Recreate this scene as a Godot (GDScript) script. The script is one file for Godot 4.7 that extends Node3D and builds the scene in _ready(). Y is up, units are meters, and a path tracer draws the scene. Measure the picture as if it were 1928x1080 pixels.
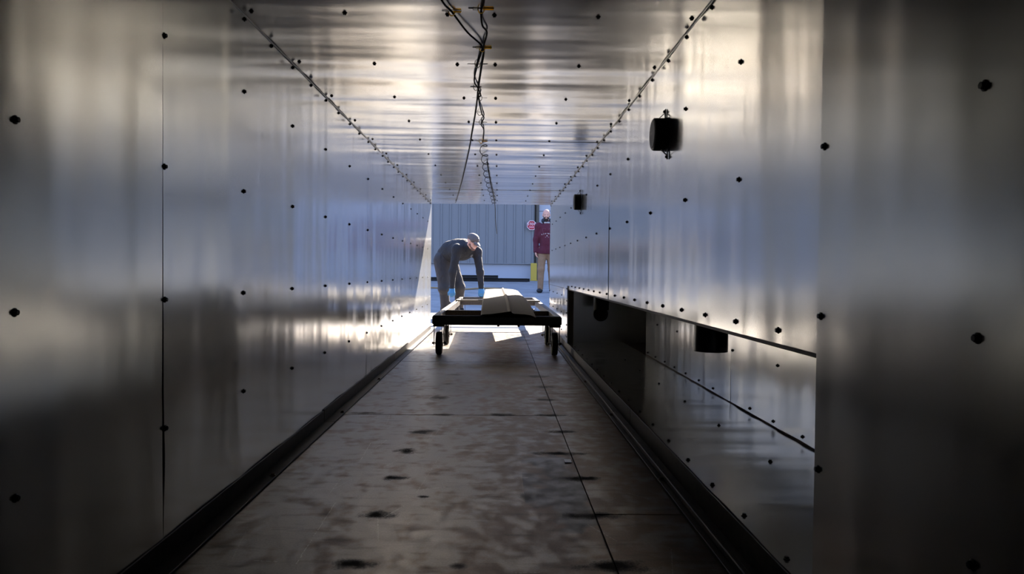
extends Node3D
# A galvanised sheet-metal tunnel seen from inside, open at its far end.
# Measures were taken relative to the eye: x right, y up, d = depth into the tunnel.

const EYE := 0.785                      # eye above the tunnel floor
const XL := -0.889                      # left wall
const XR := 0.684                       # right wall
const YC := 0.878                       # ceiling, above the eye
const YF := -0.785                      # floor, below the eye
const END := 9.8                        # depth of the open end
const BACK := -2.4                      # closed end behind the camera
const STUD := 0.6096

var M := {}
var counts := {}
var screw_mesh: ArrayMesh

func _ready() -> void:
	setup_camera()
	setup_light()
	make_materials()
	screw_mesh = make_screw()
	build_left_wall()
	build_right_wall()
	build_ceiling()
	build_recess()
	build_floor()
	build_shell()
	build_kerbs()
	build_outside()
	build_cart()
	build_collars()
	build_duct_stubs()
	build_cables()
	build_small_things()
	build_worker()
	build_bystander()

# ---------------------------------------------------------------- camera, light

func setup_camera() -> void:
	var cam := Camera3D.new()
	cam.name = "camera"
	cam.fov = rad_to_deg(2.0 * atan(540.0 / 1391.0))
	cam.near = 0.02
	cam.far = 200.0
	add_child(cam)
	var yaw := 0.0189
	var pitch := 0.0217
	var roll := 0.0106
	# Looks a little to the right and a little down, with a slight roll.
	var b := Basis(Vector3.UP, -yaw) * Basis(Vector3.RIGHT, -pitch) * Basis(Vector3.BACK, roll)
	cam.transform = Transform3D(b, Vector3(0, EYE, 0))
	cam.current = true

func setup_light() -> void:
	var env := Environment.new()
	env.background_mode = Environment.BG_SKY
	var sky := Sky.new()
	var sm := ProceduralSkyMaterial.new()
	sm.sky_top_color = Color(0.36, 0.465, 0.675)
	sm.sky_horizon_color = Color(0.60, 0.665, 0.765)
	sm.sky_curve = 0.25
	sm.ground_bottom_color = Color(0.30, 0.29, 0.28)
	sm.ground_horizon_color = Color(0.42, 0.42, 0.43)
	sky.sky_material = sm
	env.sky = sky
	env.background_energy_multiplier = 2.4
	env.tonemap_mode = Environment.TONE_MAPPER_LINEAR
	env.tonemap_exposure = 2.1
	env.sdfgi_enabled = true
	env.ssao_enabled = true
	env.ssil_enabled = true
	var we := WorldEnvironment.new()
	we.name = "environment"
	we.environment = env
	add_child(we)
	var sun := DirectionalLight3D.new()
	sun.name = "sun"
	sun.light_color = Color(1.0, 0.95, 0.885)
	sun.light_energy = 5.5
	sun.light_angular_distance = 0.53
	sun.shadow_enabled = true
	sun.sky_mode = DirectionalLight3D.SKY_MODE_LIGHT_ONLY
	add_child(sun)
	# The edges of the sunlit patches on floor and left wall give this direction.
	sun.look_at_from_position(Vector3.ZERO, Vector3(-0.4435, -0.654, 1.0), Vector3.UP)

# ---------------------------------------------------------------- small helpers

func W(x: float, y: float, d: float) -> Vector3:
	return Vector3(x, y + EYE, -d)

func numbered(n: String) -> String:
	var k: int = counts.get(n, 0)
	counts[n] = k + 1
	return n if k == 0 else "%s_%03d" % [n, k]

func tag(o: Node, label: String, category := "", group := "", kind := "") -> Node:
	o.set_meta("label", label)
	if category: o.set_meta("category", category)
	if group: o.set_meta("group", group)
	if kind: o.set_meta("kind", kind)
	return o

func thing(called: String, at: Vector3, label: String, category: String, group := "", kind := "") -> Node3D:
	var o := Node3D.new()
	o.name = numbered(called)
	o.position = at
	add_child(o)
	tag(o, label, category, group, kind)
	return o

func structure(called: String, label: String) -> Node3D:
	var o := Node3D.new()
	o.name = numbered(called)
	add_child(o)
	o.set_meta("kind", "structure")
	o.set_meta("label", label)
	return o

func part(parent: Node, called: String, mesh: Mesh, mat: Material, at := Vector3.ZERO, basis := Basis()) -> MeshInstance3D:
	var m := MeshInstance3D.new()
	m.name = called
	m.mesh = mesh
	m.material_override = mat
	m.transform = Transform3D(basis, at)
	parent.add_child(m, true)
	return m

func st_new() -> SurfaceTool:
	var st := SurfaceTool.new()
	st.begin(Mesh.PRIMITIVE_TRIANGLES)
	return st

func quad(st: SurfaceTool, a: Vector3, b: Vector3, c: Vector3, d: Vector3) -> void:
	for p in [a, b, c, a, c, d]:
		st.add_vertex(p)

# A box with chamfered edges.
func add_box(st: SurfaceTool, c: Vector3, s: Vector3, ch := 0.002, basis := Basis()) -> void:
	var h := s * 0.5
	ch = minf(ch, minf(h.x, minf(h.y, h.z)) * 0.6)
	st.set_smooth_group(-1)
	for axis in 3:
		var u := (axis + 1) % 3
		var v := (axis + 2) % 3
		for sg in [-1.0, 1.0]:
			var n := Vector3.ZERO
			n[axis] = sg
			var pts := []
			for q in [[-1, -1], [1, -1], [1, 1], [-1, 1]]:
				var p := Vector3.ZERO
				p[axis] = sg * h[axis]
				p[u] = q[0] * (h[u] - ch)
				p[v] = q[1] * (h[v] - ch)
				pts.append(c + basis * p)
			face(st, pts, basis * n)
	for axis in 3:
		var u := (axis + 1) % 3
		var v := (axis + 2) % 3
		for su in [-1.0, 1.0]:
			for sv in [-1.0, 1.0]:
				var pts := []
				for q in [[0, -1], [0, 1], [1, 1], [1, -1]]:
					var p := Vector3.ZERO
					p[axis] = q[1] * (h[axis] - ch)
					p[u] = su * (h[u] - (ch if q[0] == 1 else 0.0))
					p[v] = sv * (h[v] - (ch if q[0] == 0 else 0.0))
					pts.append(c + basis * p)
				var n := Vector3.ZERO
				n[u] = su
				n[v] = sv
				face(st, pts, basis * n)
	for sx in [-1.0, 1.0]:
		for sy in [-1.0, 1.0]:
			for sz in [-1.0, 1.0]:
				var a := Vector3(sx * h.x, sy * (h.y - ch), sz * (h.z - ch))
				var b := Vector3(sx * (h.x - ch), sy * h.y, sz * (h.z - ch))
				var d := Vector3(sx * (h.x - ch), sy * (h.y - ch), sz * h.z)
				face(st, [c + basis * a, c + basis * b, c + basis * d], basis * Vector3(sx, sy, sz))

# A flat polygon whose front faces along n (front faces run clockwise).
func face(st: SurfaceTool, pts: Array, n: Vector3) -> void:
	var a: Vector3 = pts[0]
	var b: Vector3 = pts[1]
	var c: Vector3 = pts[2]
	if (b - a).cross(c - a).dot(n) > 0.0:
		pts = pts.duplicate()
		pts.reverse()
	for i in range(1, pts.size() - 1):
		st.add_vertex(pts[0])
		st.add_vertex(pts[i])
		st.add_vertex(pts[i + 1])

func done(st: SurfaceTool) -> ArrayMesh:
	st.generate_normals()
	return st.commit()

func box_mesh(s: Vector3, ch := 0.002) -> ArrayMesh:
	var st := st_new()
	add_box(st, Vector3.ZERO, s, ch)
	return done(st)

# A ring-by-ring surface; rings are arrays of points of the same size.
func add_rings(st: SurfaceTool, rings: Array, closed := true, cap_start := false, cap_end := false, smooth := 1) -> void:
	st.set_smooth_group(smooth)
	for i in rings.size() - 1:
		var r0: PackedVector3Array = rings[i]
		var r1: PackedVector3Array = rings[i + 1]
		var n := r0.size()
		for k in (n if closed else n - 1):
			var k2 := (k + 1) % n
			quad(st, r0[k], r0[k2], r1[k2], r1[k])
	st.set_smooth_group(-1)
	if cap_start:
		var r: PackedVector3Array = rings[0]
		for k in range(1, r.size() - 1):
			st.add_vertex(r[0]); st.add_vertex(r[k + 1]); st.add_vertex(r[k])
	if cap_end:
		var r: PackedVector3Array = rings[rings.size() - 1]
		for k in range(1, r.size() - 1):
			st.add_vertex(r[0]); st.add_vertex(r[k]); st.add_vertex(r[k + 1])

# Lathe about an axis: profile of (radius, height) pairs.
func lathe(profile: Array, n := 24, axis := Vector3.UP, smooth := -1) -> ArrayMesh:
	var st := st_new()
	var side := axis.cross(Vector3(0.3, 0.5, 0.8)).normalized()
	var up := axis.cross(side)
	var rings := []
	for p in profile:
		var ring := PackedVector3Array()
		for k in n:
			var a := TAU * k / n
			ring.append(axis * p[1] + (side * cos(a) + up * sin(a)) * p[0])
		rings.append(ring)
	for i in rings.size() - 1:
		add_rings(st, [rings[i], rings[i + 1]], true, false, false, (i + 1) if smooth < 0 else smooth)
	return done(st)

# A tube along a smooth path.
func tube(points: Array, r: float, n := 8, sub := 5) -> ArrayMesh:
	var path := PackedVector3Array()
	var c := points.size()
	for i in c - 1:
		var p0: Vector3 = points[maxi(i - 1, 0)]
		var p1: Vector3 = points[i]
		var p2: Vector3 = points[i + 1]
		var p3: Vector3 = points[mini(i + 2, c - 1)]
		for k in sub:
			path.append(p1.cubic_interpolate(p2, p0, p3, float(k) / sub))
	path.append(points[c - 1])
	var st := st_new()
	var rings := []
	var side := Vector3.ZERO
	for i in path.size():
		var t := (path[mini(i + 1, path.size() - 1)] - path[maxi(i - 1, 0)]).normalized()
		if side == Vector3.ZERO:
			side = t.cross(Vector3(0.13, 0.97, 0.21)).normalized()
		side = (side - t * side.dot(t)).normalized()
		var up := t.cross(side)
		var ring := PackedVector3Array()
		for k in n:
			var a := TAU * k / n
			ring.append(path[i] + (side * cos(a) + up * sin(a)) * r)
		rings.append(ring)
	add_rings(st, rings, true, true, true)
	return done(st)

# ---------------------------------------------------------------- materials

func mat(color: Color, rough := 0.7, metal := 0.0) -> StandardMaterial3D:
	var m := StandardMaterial3D.new()
	m.albedo_color = color
	m.roughness = rough
	m.metallic = metal
	return m

func noise_tex(freq: float, seed_: int, lo: Color, hi: Color, size := 512, octaves := 4, kind := FastNoiseLite.TYPE_SIMPLEX_SMOOTH) -> NoiseTexture2D:
	var n := FastNoiseLite.new()
	n.seed = seed_
	n.noise_type = kind
	n.frequency = freq
	n.fractal_octaves = octaves
	var t := NoiseTexture2D.new()
	t.width = size
	t.height = size
	t.seamless = true
	t.noise = n
	var g := Gradient.new()
	g.set_color(0, lo)
	g.set_color(1, hi)
	t.color_ramp = g
	return t

func triplanar(m: StandardMaterial3D, scale: Vector3) -> StandardMaterial3D:
	m.uv1_triplanar = true
	m.uv1_world_triplanar = true
	m.uv1_scale = scale
	return m

func make_materials() -> void:
	M.galv = mat(Color(0.92, 0.925, 0.92), 0.185, 0.82)
	M.backing = mat(Color(0.48, 0.45, 0.41), 0.95)
	M.screw = mat(Color(0.07, 0.07, 0.075), 0.45, 0.6)
	M.black = mat(Color(0.055, 0.055, 0.06), 0.5)
	var a := mat(Color(1, 1, 1), 0.55, 0.5)
	a.albedo_texture = noise_tex(0.02, 11, Color(0.13, 0.12, 0.115), Color(0.24, 0.215, 0.20))
	M.angle = triplanar(a, Vector3(2, 2, 2))
	M.trim = mat(Color(0.60, 0.60, 0.59), 0.4, 0.9)
	M.blackpaint = mat(Color(0.10, 0.095, 0.09), 0.3, 0.2)
	var c := mat(Color(1, 1, 1), 0.5, 0.35)
	c.albedo_texture = noise_tex(0.03, 17, Color(0.21, 0.19, 0.17), Color(0.36, 0.32, 0.28))
	M.cart = triplanar(c, Vector3(3, 3, 3))
	M.sheet = mat(Color(0.46, 0.44, 0.415), 0.8)
	M.sheet.metallic_specular = 0.2
	M.rubber = mat(Color(0.09, 0.085, 0.08), 0.75)
	M.wheel_hub = mat(Color(0.35, 0.31, 0.27), 0.5, 0.4)
	M.cable = mat(Color(0.045, 0.045, 0.05), 0.8)
	M.amber = mat(Color(0.98, 0.72, 0.14, 0.12), 0.3)
	M.amber.refraction_enabled = true
	M.amber.refraction_scale = 0.04
	M.tie_white = mat(Color(0.97, 0.95, 0.88, 0.12), 0.3)
	M.tie_white.refraction_enabled = true
	M.tie_white.refraction_scale = 0.04
	M.tie_grey = mat(Color(0.36, 0.34, 0.33), 0.5)
	M.white = mat(Color(0.90, 0.90, 0.88), 0.22)
	var gr := mat(Color(1, 1, 1), 0.9)
	gr.albedo_texture = noise_tex(0.01, 21, Color(0.47, 0.465, 0.46), Color(0.59, 0.58, 0.57), 512, 5)
	M.ground = triplanar(gr, Vector3(0.35, 0.35, 0.35))
	M.siding = mat(Color(0.47, 0.475, 0.48), 0.5, 0.1)
	M.base_wall = mat(Color(0.65, 0.66, 0.69), 0.8)
	M.door = mat(Color(0.66, 0.67, 0.70), 0.6)
	M.brown = mat(Color(0.30, 0.28, 0.24), 0.6)
	M.yellow = mat(Color(0.72, 0.61, 0.22), 0.6)
	M.dark_timber = mat(Color(0.12, 0.115, 0.115), 0.8)
	M.red = mat(Color(0.66, 0.14, 0.20), 0.5)
	M.sign_white = mat(Color(0.88, 0.80, 0.81), 0.5)
	M.skin = mat(Color(0.80, 0.60, 0.52), 0.55)
	M.skin.subsurf_scatter_enabled = true
	M.skin.subsurf_scatter_strength = 0.1
	M.shirt = mat(Color(0.10, 0.085, 0.09), 0.8)
	M.trousers = mat(Color(0.20, 0.175, 0.165), 0.85)
	M.glove = mat(Color(0.25, 0.47, 0.60), 0.5)
	M.cap = mat(Color(0.34, 0.31, 0.30), 0.8)
	for q in [M.shirt, M.trousers, M.cap]:
		q.rim_enabled = true
		q.rim = 0.05
		q.rim_tint = 0.2
	M.lens = mat(Color(0.05, 0.04, 0.04), 0.1)
	M.shoe = mat(Color(0.10, 0.10, 0.11), 0.6)
	M.hair = mat(Color(0.16, 0.12, 0.10), 0.9)
	M.stubble = mat(Color(0.42, 0.29, 0.24), 0.8)
	M.hoodie = mat(Color(0.31, 0.09, 0.155), 0.9)
	M.hood_lining = mat(Color(0.13, 0.13, 0.17), 0.9)
	M.grey_shirt = mat(Color(0.62, 0.62, 0.62), 0.9)
	M.khaki = mat(Color(0.53, 0.42, 0.32), 0.9)
	var folds := noise_tex(0.012, 41, Color(0, 0, 0), Color(1, 1, 1), 256, 3)
	for q in [M.shirt, M.trousers, M.hoodie, M.khaki]:
		q.uv1_triplanar = true
		q.uv1_scale = Vector3(2.6, 1.4, 2.6)
		q.heightmap_enabled = true
		q.heightmap_texture = folds
		q.heightmap_scale = 2.2
	M.print = mat(Color(0.80, 0.76, 0.77), 0.7)
	M.eye = mat(Color(0.85, 0.84, 0.82), 0.3)
	M.iris = mat(Color(0.10, 0.08, 0.07), 0.3)
	M.hose = mat(Color(0.55, 0.45, 0.30), 0.6)
	M.rust_hardware = mat(Color(0.35, 0.30, 0.26), 0.6, 0.5)

# ---------------------------------------------------------------- sheet panels

func make_screw() -> ArrayMesh:
	# Washer-faced hex head, axis along +z.
	var st := st_new()
	var ring := func(r: float, z: float, n: int) -> PackedVector3Array:
		var a := PackedVector3Array()
		for k in n:
			a.append(Vector3(cos(TAU * k / n) * r, sin(TAU * k / n) * r, z))
		return a
	add_rings(st, [ring.call(0.0085, -0.003, 12), ring.call(0.0085, 0.0012, 12), ring.call(0.0065, 0.0022, 12)], true, false, true, -1)
	add_rings(st, [ring.call(0.0058, 0.0022, 6), ring.call(0.0058, 0.0062, 6), ring.call(0.0048, 0.0072, 6)], true, false, true, -1)
	return done(st)

func put_screw(parent: Node, at: Vector3, normal: Vector3, k: int, m: Material = null) -> void:
	var side := normal.cross(Vector3(0.2, 0.9, 0.4)).normalized()
	var b := Basis(side, normal.cross(side), normal) * Basis(Vector3.BACK, float(k) * 0.7)
	part(parent, "screw", screw_mesh, m if m else M.screw, at, b)

# One sheet of thin metal: origin o, edge directions u and v (unit), normal n towards the room.
# It sits slightly wavy on its studs, pulled in at every screw.
func sheet_panel(parent: Node, called: String, o: Vector3, u: Vector3, v: Vector3, n: Vector3, lu: float, lv: float, screws: Array, seed_: int, wave := 1.0, phase := 0.0, m: Material = null, gape := 0.0) -> MeshInstance3D:
	var n1 := FastNoiseLite.new()
	n1.seed = seed_
	n1.frequency = 1.0
	n1.fractal_octaves = 1
	var nu := maxi(2, int(ceil(lu / 0.02)))
	var nv := maxi(2, int(ceil(lv / 0.035)))
	var h := PackedFloat32Array()
	h.resize((nu + 1) * (nv + 1))
	for i in nu + 1:
		var a := lu * i / nu
		for j in nv + 1:
			var b := lv * j / nv
			var z := 0.0016 * n1.get_noise_2d(a * 1.7, b * 0.55)
			z += 0.0011 * n1.get_noise_2d(a * 5.0 + 40.0, b * 0.8)
			z += 0.00032 * n1.get_noise_2d(a * 12.0 + 90.0, b * 1.6)
			z += 0.0014 * (0.6 + n1.get_noise_2d(a * 0.8, b * 1.1 + 30.0)) * cos(TAU * (a - phase) / STUD * 1.0)
			h[i * (nv + 1) + j] = z * wave
	for s in screws:
		var su: float = s[0]
		var sv: float = s[1]
		var i0 := maxi(0, int((su - 0.12) / lu * nu))
		var i1 := mini(nu, int((su + 0.12) / lu * nu) + 1)
		var j0 := maxi(0, int((sv - 0.12) / lv * nv))
		var j1 := mini(nv, int((sv + 0.12) / lv * nv) + 1)
		for i in range(i0, i1 + 1):
			for j in range(j0, j1 + 1):
				var du := lu * i / nu - su
				var dv := lv * j / nv - sv
				h[i * (nv + 1) + j] -= 0.0004 * wave * exp(-(du * du + dv * dv * 0.6) / 0.0016)
	var pos := PackedVector3Array()
	var nor := PackedVector3Array()
	var idx := PackedInt32Array()
	for i in nu + 1:
		for j in nv + 1:
			var z := h[i * (nv + 1) + j]
			pos.append(o + u * (lu * i / nu) + v * (lv * j / nv) + n * z)
			var gu := (h[mini(i + 1, nu) * (nv + 1) + j] - h[maxi(i - 1, 0) * (nv + 1) + j]) / (lu / nu * (mini(i + 1, nu) - maxi(i - 1, 0)))
			var gv := (h[i * (nv + 1) + mini(j + 1, nv)] - h[i * (nv + 1) + maxi(j - 1, 0)]) / (lv / nv * (mini(j + 1, nv) - maxi(j - 1, 0)))
			nor.append((n - u * gu - v * gv).normalized())
	if gape > 0.0:
		for j in nv + 1:
			var b := lv * j / nv
			pos[j] += u * gape * exp(-pow((b - 0.21) / 0.11, 2.0))
	var flip := u.cross(v).dot(n) > 0.0
	for i in nu:
		for j in nv:
			var a := i * (nv + 1) + j
			var q := [a, a + nv + 1, a + nv + 2, a + 1]
			if flip: q.reverse()
			idx.append_array(PackedInt32Array([q[0], q[1], q[2], q[0], q[2], q[3]]))
	# folded edge, 3 mm deep
	var rim := []
	for i in nu: rim.append([i * (nv + 1), (i + 1) * (nv + 1), -v])
	for i in nu: rim.append([i * (nv + 1) + nv, (i + 1) * (nv + 1) + nv, v])
	for j in nv: rim.append([j, j + 1, -u])
	for j in nv: rim.append([nu * (nv + 1) + j, nu * (nv + 1) + j + 1, u])
	for r in rim:
		var k := pos.size()
		var out: Vector3 = r[2]
		var p0 := pos[r[0]]
		var p1 := pos[r[1]]
		pos.append_array(PackedVector3Array([p0, p1, p1 - n * 0.003, p0 - n * 0.003]))
		for q in 4: nor.append(out)
		if (p1 - p0).cross(-n).dot(out) > 0.0:
			idx.append_array(PackedInt32Array([k, k + 2, k + 1, k, k + 3, k + 2]))
		else:
			idx.append_array(PackedInt32Array([k, k + 1, k + 2, k, k + 2, k + 3]))
	var arr := []
	arr.resize(Mesh.ARRAY_MAX)
	arr[Mesh.ARRAY_VERTEX] = pos
	arr[Mesh.ARRAY_NORMAL] = nor
	arr[Mesh.ARRAY_INDEX] = idx
	var am := ArrayMesh.new()
	am.add_surface_from_arrays(Mesh.PRIMITIVE_TRIANGLES, arr)
	var p := part(parent, called, am, m if m else M.galv)
	var k := 0
	for s in screws:
		var i := clampi(roundi(s[0] / lu * nu), 0, nu)
		var j := clampi(roundi(s[1] / lv * nv), 0, nv)
		put_screw(p, o + u * s[0] + v * s[1] + n * (h[i * (nv + 1) + j] + 0.0003), n, k + seed_)
		k += 1
	return p

# Screw places inside a panel that runs from depth d0 to d1, in (depth - d0, height - y0).
func screw_grid(d0: float, d1: float, y0: float, cols_from: float, step: float, rows: Array) -> Array:
	var out := []
	var d := cols_from - ceilf((cols_from - d0) / step) * step
	while d < d1 - 0.004:
		if d > d0 + 0.004 and d > 0.4:
			for r in rows:
				out.append([d - d0, r - y0])
		d += step
	return out

const SEAMS_L := [-2.4, -1.07, 1.975, 5.02, 8.02, 9.8]
const ROWS := [0.612, 0.267, -0.086, -0.430]

func build_left_wall() -> void:
	var w := structure("wall_left", "left tunnel wall of tall galvanised steel sheets with dark screws")
	for i in SEAMS_L.size() - 1:
		var d0: float = SEAMS_L[i] + 0.002
		var d1: float = SEAMS_L[i + 1] - 0.002
		var sc := screw_grid(d0, d1, -0.728, 1.985, STUD, ROWS)
		sc += screw_grid(d0, d1, -0.728, 1.985, STUD * 0.5, [0.861])
		sheet_panel(w, "panel", W(XL, -0.728, d0), Vector3(0, 0, -1), Vector3.UP, Vector3.RIGHT, d1 - d0, YC - 0.001 + 0.728, sc, 10 + i, 1.0, 1.985 - d0, null, 0.007 if i == 2 else 0.0)
	var b := part(w, "backing", box_mesh(Vector3(0.06, 1.78, END - BACK)), M.backing, W(XL - 0.034, 0.05, (END + BACK) * 0.5 - 0.002))
	b.set_meta("label", "insulated core behind the sheets")

func build_right_wall() -> void:
	var w := structure("wall_right", "right tunnel wall of galvanised steel sheets above a long low opening")
	var u := Vector3(0, 0, -1)
	var n := Vector3.LEFT
	# near sheets, full height; the second overlaps the sheets beyond it
	var d0 := BACK
	sheet_panel(w, "panel", W(XR, -0.70, d0), u, Vector3.UP, n, -1.5 - d0 - 0.002, YC - 0.001 + 0.70, [], 31)
	d0 = -1.5
	var d1 := 1.556
	var sc := []
	for y in [0.62, 0.267, -0.088, -0.411]:
		sc.append([1.538 - d0, y + 0.70])
		sc.append([1.030 - d0, y + 0.70])
		sc.append([0.42 - d0, y + 0.70])
	sheet_panel(w, "panel", W(XR - 0.004, -0.70, d0), u, Vector3.UP, n, d1 - d0, YC - 0.001 + 0.70, sc, 32, 0.8, 1.03 - d0)
	# upper sheets above the opening
	var seams := [1.50, 4.572, 7.653, 9.8]
	for i in 3:
		d0 = seams[i] + 0.002
		d1 = seams[i + 1] - 0.002
		var y0 := -0.170
		sc = screw_grid(d0, d1, y0, 2.098, STUD, [0.600, 0.267])
		sc += screw_grid(d0, d1, y0, 2.098, STUD * 0.5, [0.861])
		if i < 2:
			sc += screw_grid(d0, minf(d1, 7.1), y0, 2.106, 0.315, [-0.138])
		sc = sc.filter(func(q): return q[0] + d0 > 1.6)
		sheet_panel(w, "panel", W(XR, y0, d0), u, Vector3.UP, n, d1 - d0, YC - 0.001 - y0, sc, 40 + i, 1.0, 2.098 - d0)
	# low sheet beyond the opening
	d0 = 7.175
	d1 = 9.798
	sc = screw_grid(d0, d1, -0.70, 7.9, STUD, [-0.25, -0.43, -0.62])
	sheet_panel(w, "panel", W(XR, -0.70, d0), u, Vector3.UP, n, d1 - d0, 0.526, sc, 51, 1.6)
	# core: above, near and beyond the opening
	part(w, "backing", box_mesh(Vector3(0.05, 1.14, END - BACK)), M.backing, W(XR + 0.029, 0.402, (END + BACK) * 0.5 - 0.002))
	part(w, "backing", box_mesh(Vector3(0.05, 0.66, 1.545 - BACK)), M.backing, W(XR + 0.029, -0.5, (1.545 + BACK) * 0.5))
	part(w, "backing", box_mesh(Vector3(0.05, 0.66, END - 7.18)), M.backing, W(XR + 0.029, -0.5, (END + 7.18) * 0.5 - 0.002))
	# bent lip along the top of the opening
	var lip := part(w, "lip", box_mesh(Vector3(0.05, 0.010, 7.17 - 1.56), 0.001), M.angle, W(XR + 0.026, -0.1755, (7.17 + 1.56) * 0.5))
	lip.set_meta("label", "folded sheet lip along the top of the opening")
	# jamb plate at the far end of the opening
	var t := structure("trim_1", "narrow steel jamb plate with a column of screws beside the low opening")
	var js := []
	for k in 5: js.append([0.055, 0.06 + 0.118 * k])
	sheet_panel(t, "plate", W(XR - 0.006, -0.70, 7.165), u, Vector3.UP, n, 0.45, 0.56, js, 77, 2.2)

func build_ceiling() -> void:
	var w := structure("ceiling", "tunnel ceiling of galvanised steel sheets with rows of dark screws")
	var seams := [-2.4, -1.0, 2.03, 5.03, 8.06, 9.8]
	for i in seams.size() - 1:
		var d0: float = seams[i] + 0.0015
		var d1: float = seams[i + 1] - 0.0015
		var sc := screw_grid(d0, d1, XL + 0.001, 2.5617, STUD, [-0.853, -0.535, -0.183, -0.022, 0.336, 0.660])
		sheet_panel(w, "panel", W(XL + 0.001, YC, d0), Vector3(0, 0, -1), Vector3.RIGHT, Vector3.DOWN, d1 - d0, XR - XL - 0.002, sc, 60 + i, 1.25, 2.5617 - d0)
	part(w, "backing", box_mesh(Vector3(XR - XL + 0.2, 0.05, END - BACK)), M.backing, W((XL + XR) * 0.5, YC + 0.03, (END + BACK) * 0.5 - 0.002))
	for s in [[XL, 1.0, "trim_2", "thin grey angle in the corner of ceiling and left wall"], [XR, -1.0, "trim_3", "thin grey angle in the corner of ceiling and right wall"]]:
		var t := structure(s[2], s[3])
		var d := BACK
		var k := 0
		while d < END - 0.1:
			var l := minf(3.05, END - d)
			var st := st_new()
			add_box(st, W(s[0] + s[1] * 0.003, YC - 0.003, d + l * 0.5), Vector3(0.0045, 0.0045, l - 0.003), 0.0015)
			part(t, "angle", done(st), M.trim)
			d += 3.05
			k += 1

func build_recess() -> void:
	var w := structure("wall_recess", "low galvanised recess behind the opening in the right wall")
	var xb := 1.261
	var yf := -0.70
	var yt := -0.08
	var sc := []
	var d0 := 0.95
	var dd := 2.70
	while dd < 6.2:
		sc.append([dd - d0, 0.020])
		dd += 0.315
	for q in [5.796, 5.156, 4.54, 3.924, 3.292, 2.66]: sc.append([q - d0, 0.28])
	sheet_panel(w, "back_panel", W(xb, yf + 0.008, d0), Vector3(0, 0, -1), Vector3.UP, Vector3.LEFT, 3.0, yt - yf - 0.008, sc.filter(func(q): return q[0] < 2.99), 81, 1.2)
	var sc2 := []
	for q in sc:
		if q[0] > 3.01: sc2.append([q[0] - 3.004, q[1]])
	sheet_panel(w, "back_panel", W(xb, yf + 0.008, d0 + 3.004), Vector3(0, 0, -1), Vector3.UP, Vector3.LEFT, 6.25 - d0 - 3.004, yt - yf - 0.008, sc2, 82, 1.4)
	# floor of the recess
	sc = []
	for q in [4.621, 3.978, 3.359, 2.717, 2.08, 5.24, 5.86]: sc.append([q - d0, 1.02 - 0.692])
	dd = 1.79
	while dd < 7.0:
		sc.append([dd - d0, 0.717 - 0.692])
		dd += 0.315
	sheet_panel(w, "floor_panel", W(0.692, yf, d0), Vector3(0, 0, -1), Vector3.RIGHT, Vector3.UP, 7.35 - d0, xb - 0.692 - 0.006, sc, 83, 1.0)
	part(w, "backing", box_mesh(Vector3(1.30, 0.06, 6.6)), M.backing, W(1.34, yf - 0.036, 4.15))
	part(w, "backing", box_mesh(Vector3(0.05, 0.80, 5.32)), M.backing, W(xb + 0.03, -0.4, 3.59))
	part(w, "top_panel", box_mesh(Vector3(1.28, 0.05, 6.6)), M.galv, W(1.35, yt + 0.03, 4.15))
	part(w, "end_panel", box_mesh(Vector3(1.28, 0.70, 0.04)), M.galv, W(1.352, -0.39, 0.92))
	var e := part(w, "end_panel", box_mesh(Vector3(0.46, 0.70, 0.03)), M.galv, W(0.946, -0.39, 7.38))
	# round port in the far end panel
	var ring := lathe([[0.060, 0.0], [0.060, 0.02], [0.072, 0.02], [0.072, 0.0]], 28, Vector3.BACK, -1)
	part(e, "port_collar", ring, M.black, W(1.028, -0.421, 7.365) - e.position)
	part(e, "port_cap", lathe([[0.0601, 0.006], [0.0, 0.006]], 28, Vector3.BACK, -1), M.black, W(1.028, -0.421, 7.365) - e.position)
	# the unlit side duct at the far end
	part(w, "duct_wall", box_mesh(Vector3(0.05, 0.72, 1.30)), M.galv, W(1.97, -0.39, 6.85))
	part(w, "duct_wall", box_mesh(Vector3(0.80, 0.72, 0.05)), M.galv, W(1.57, -0.39, 7.40))
	part(w, "duct_wall", box_mesh(Vector3(0.70, 0.72, 0.05)), M.galv, W(1.62, -0.39, 6.225))

# ---------------------------------------------------------------- floor

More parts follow.
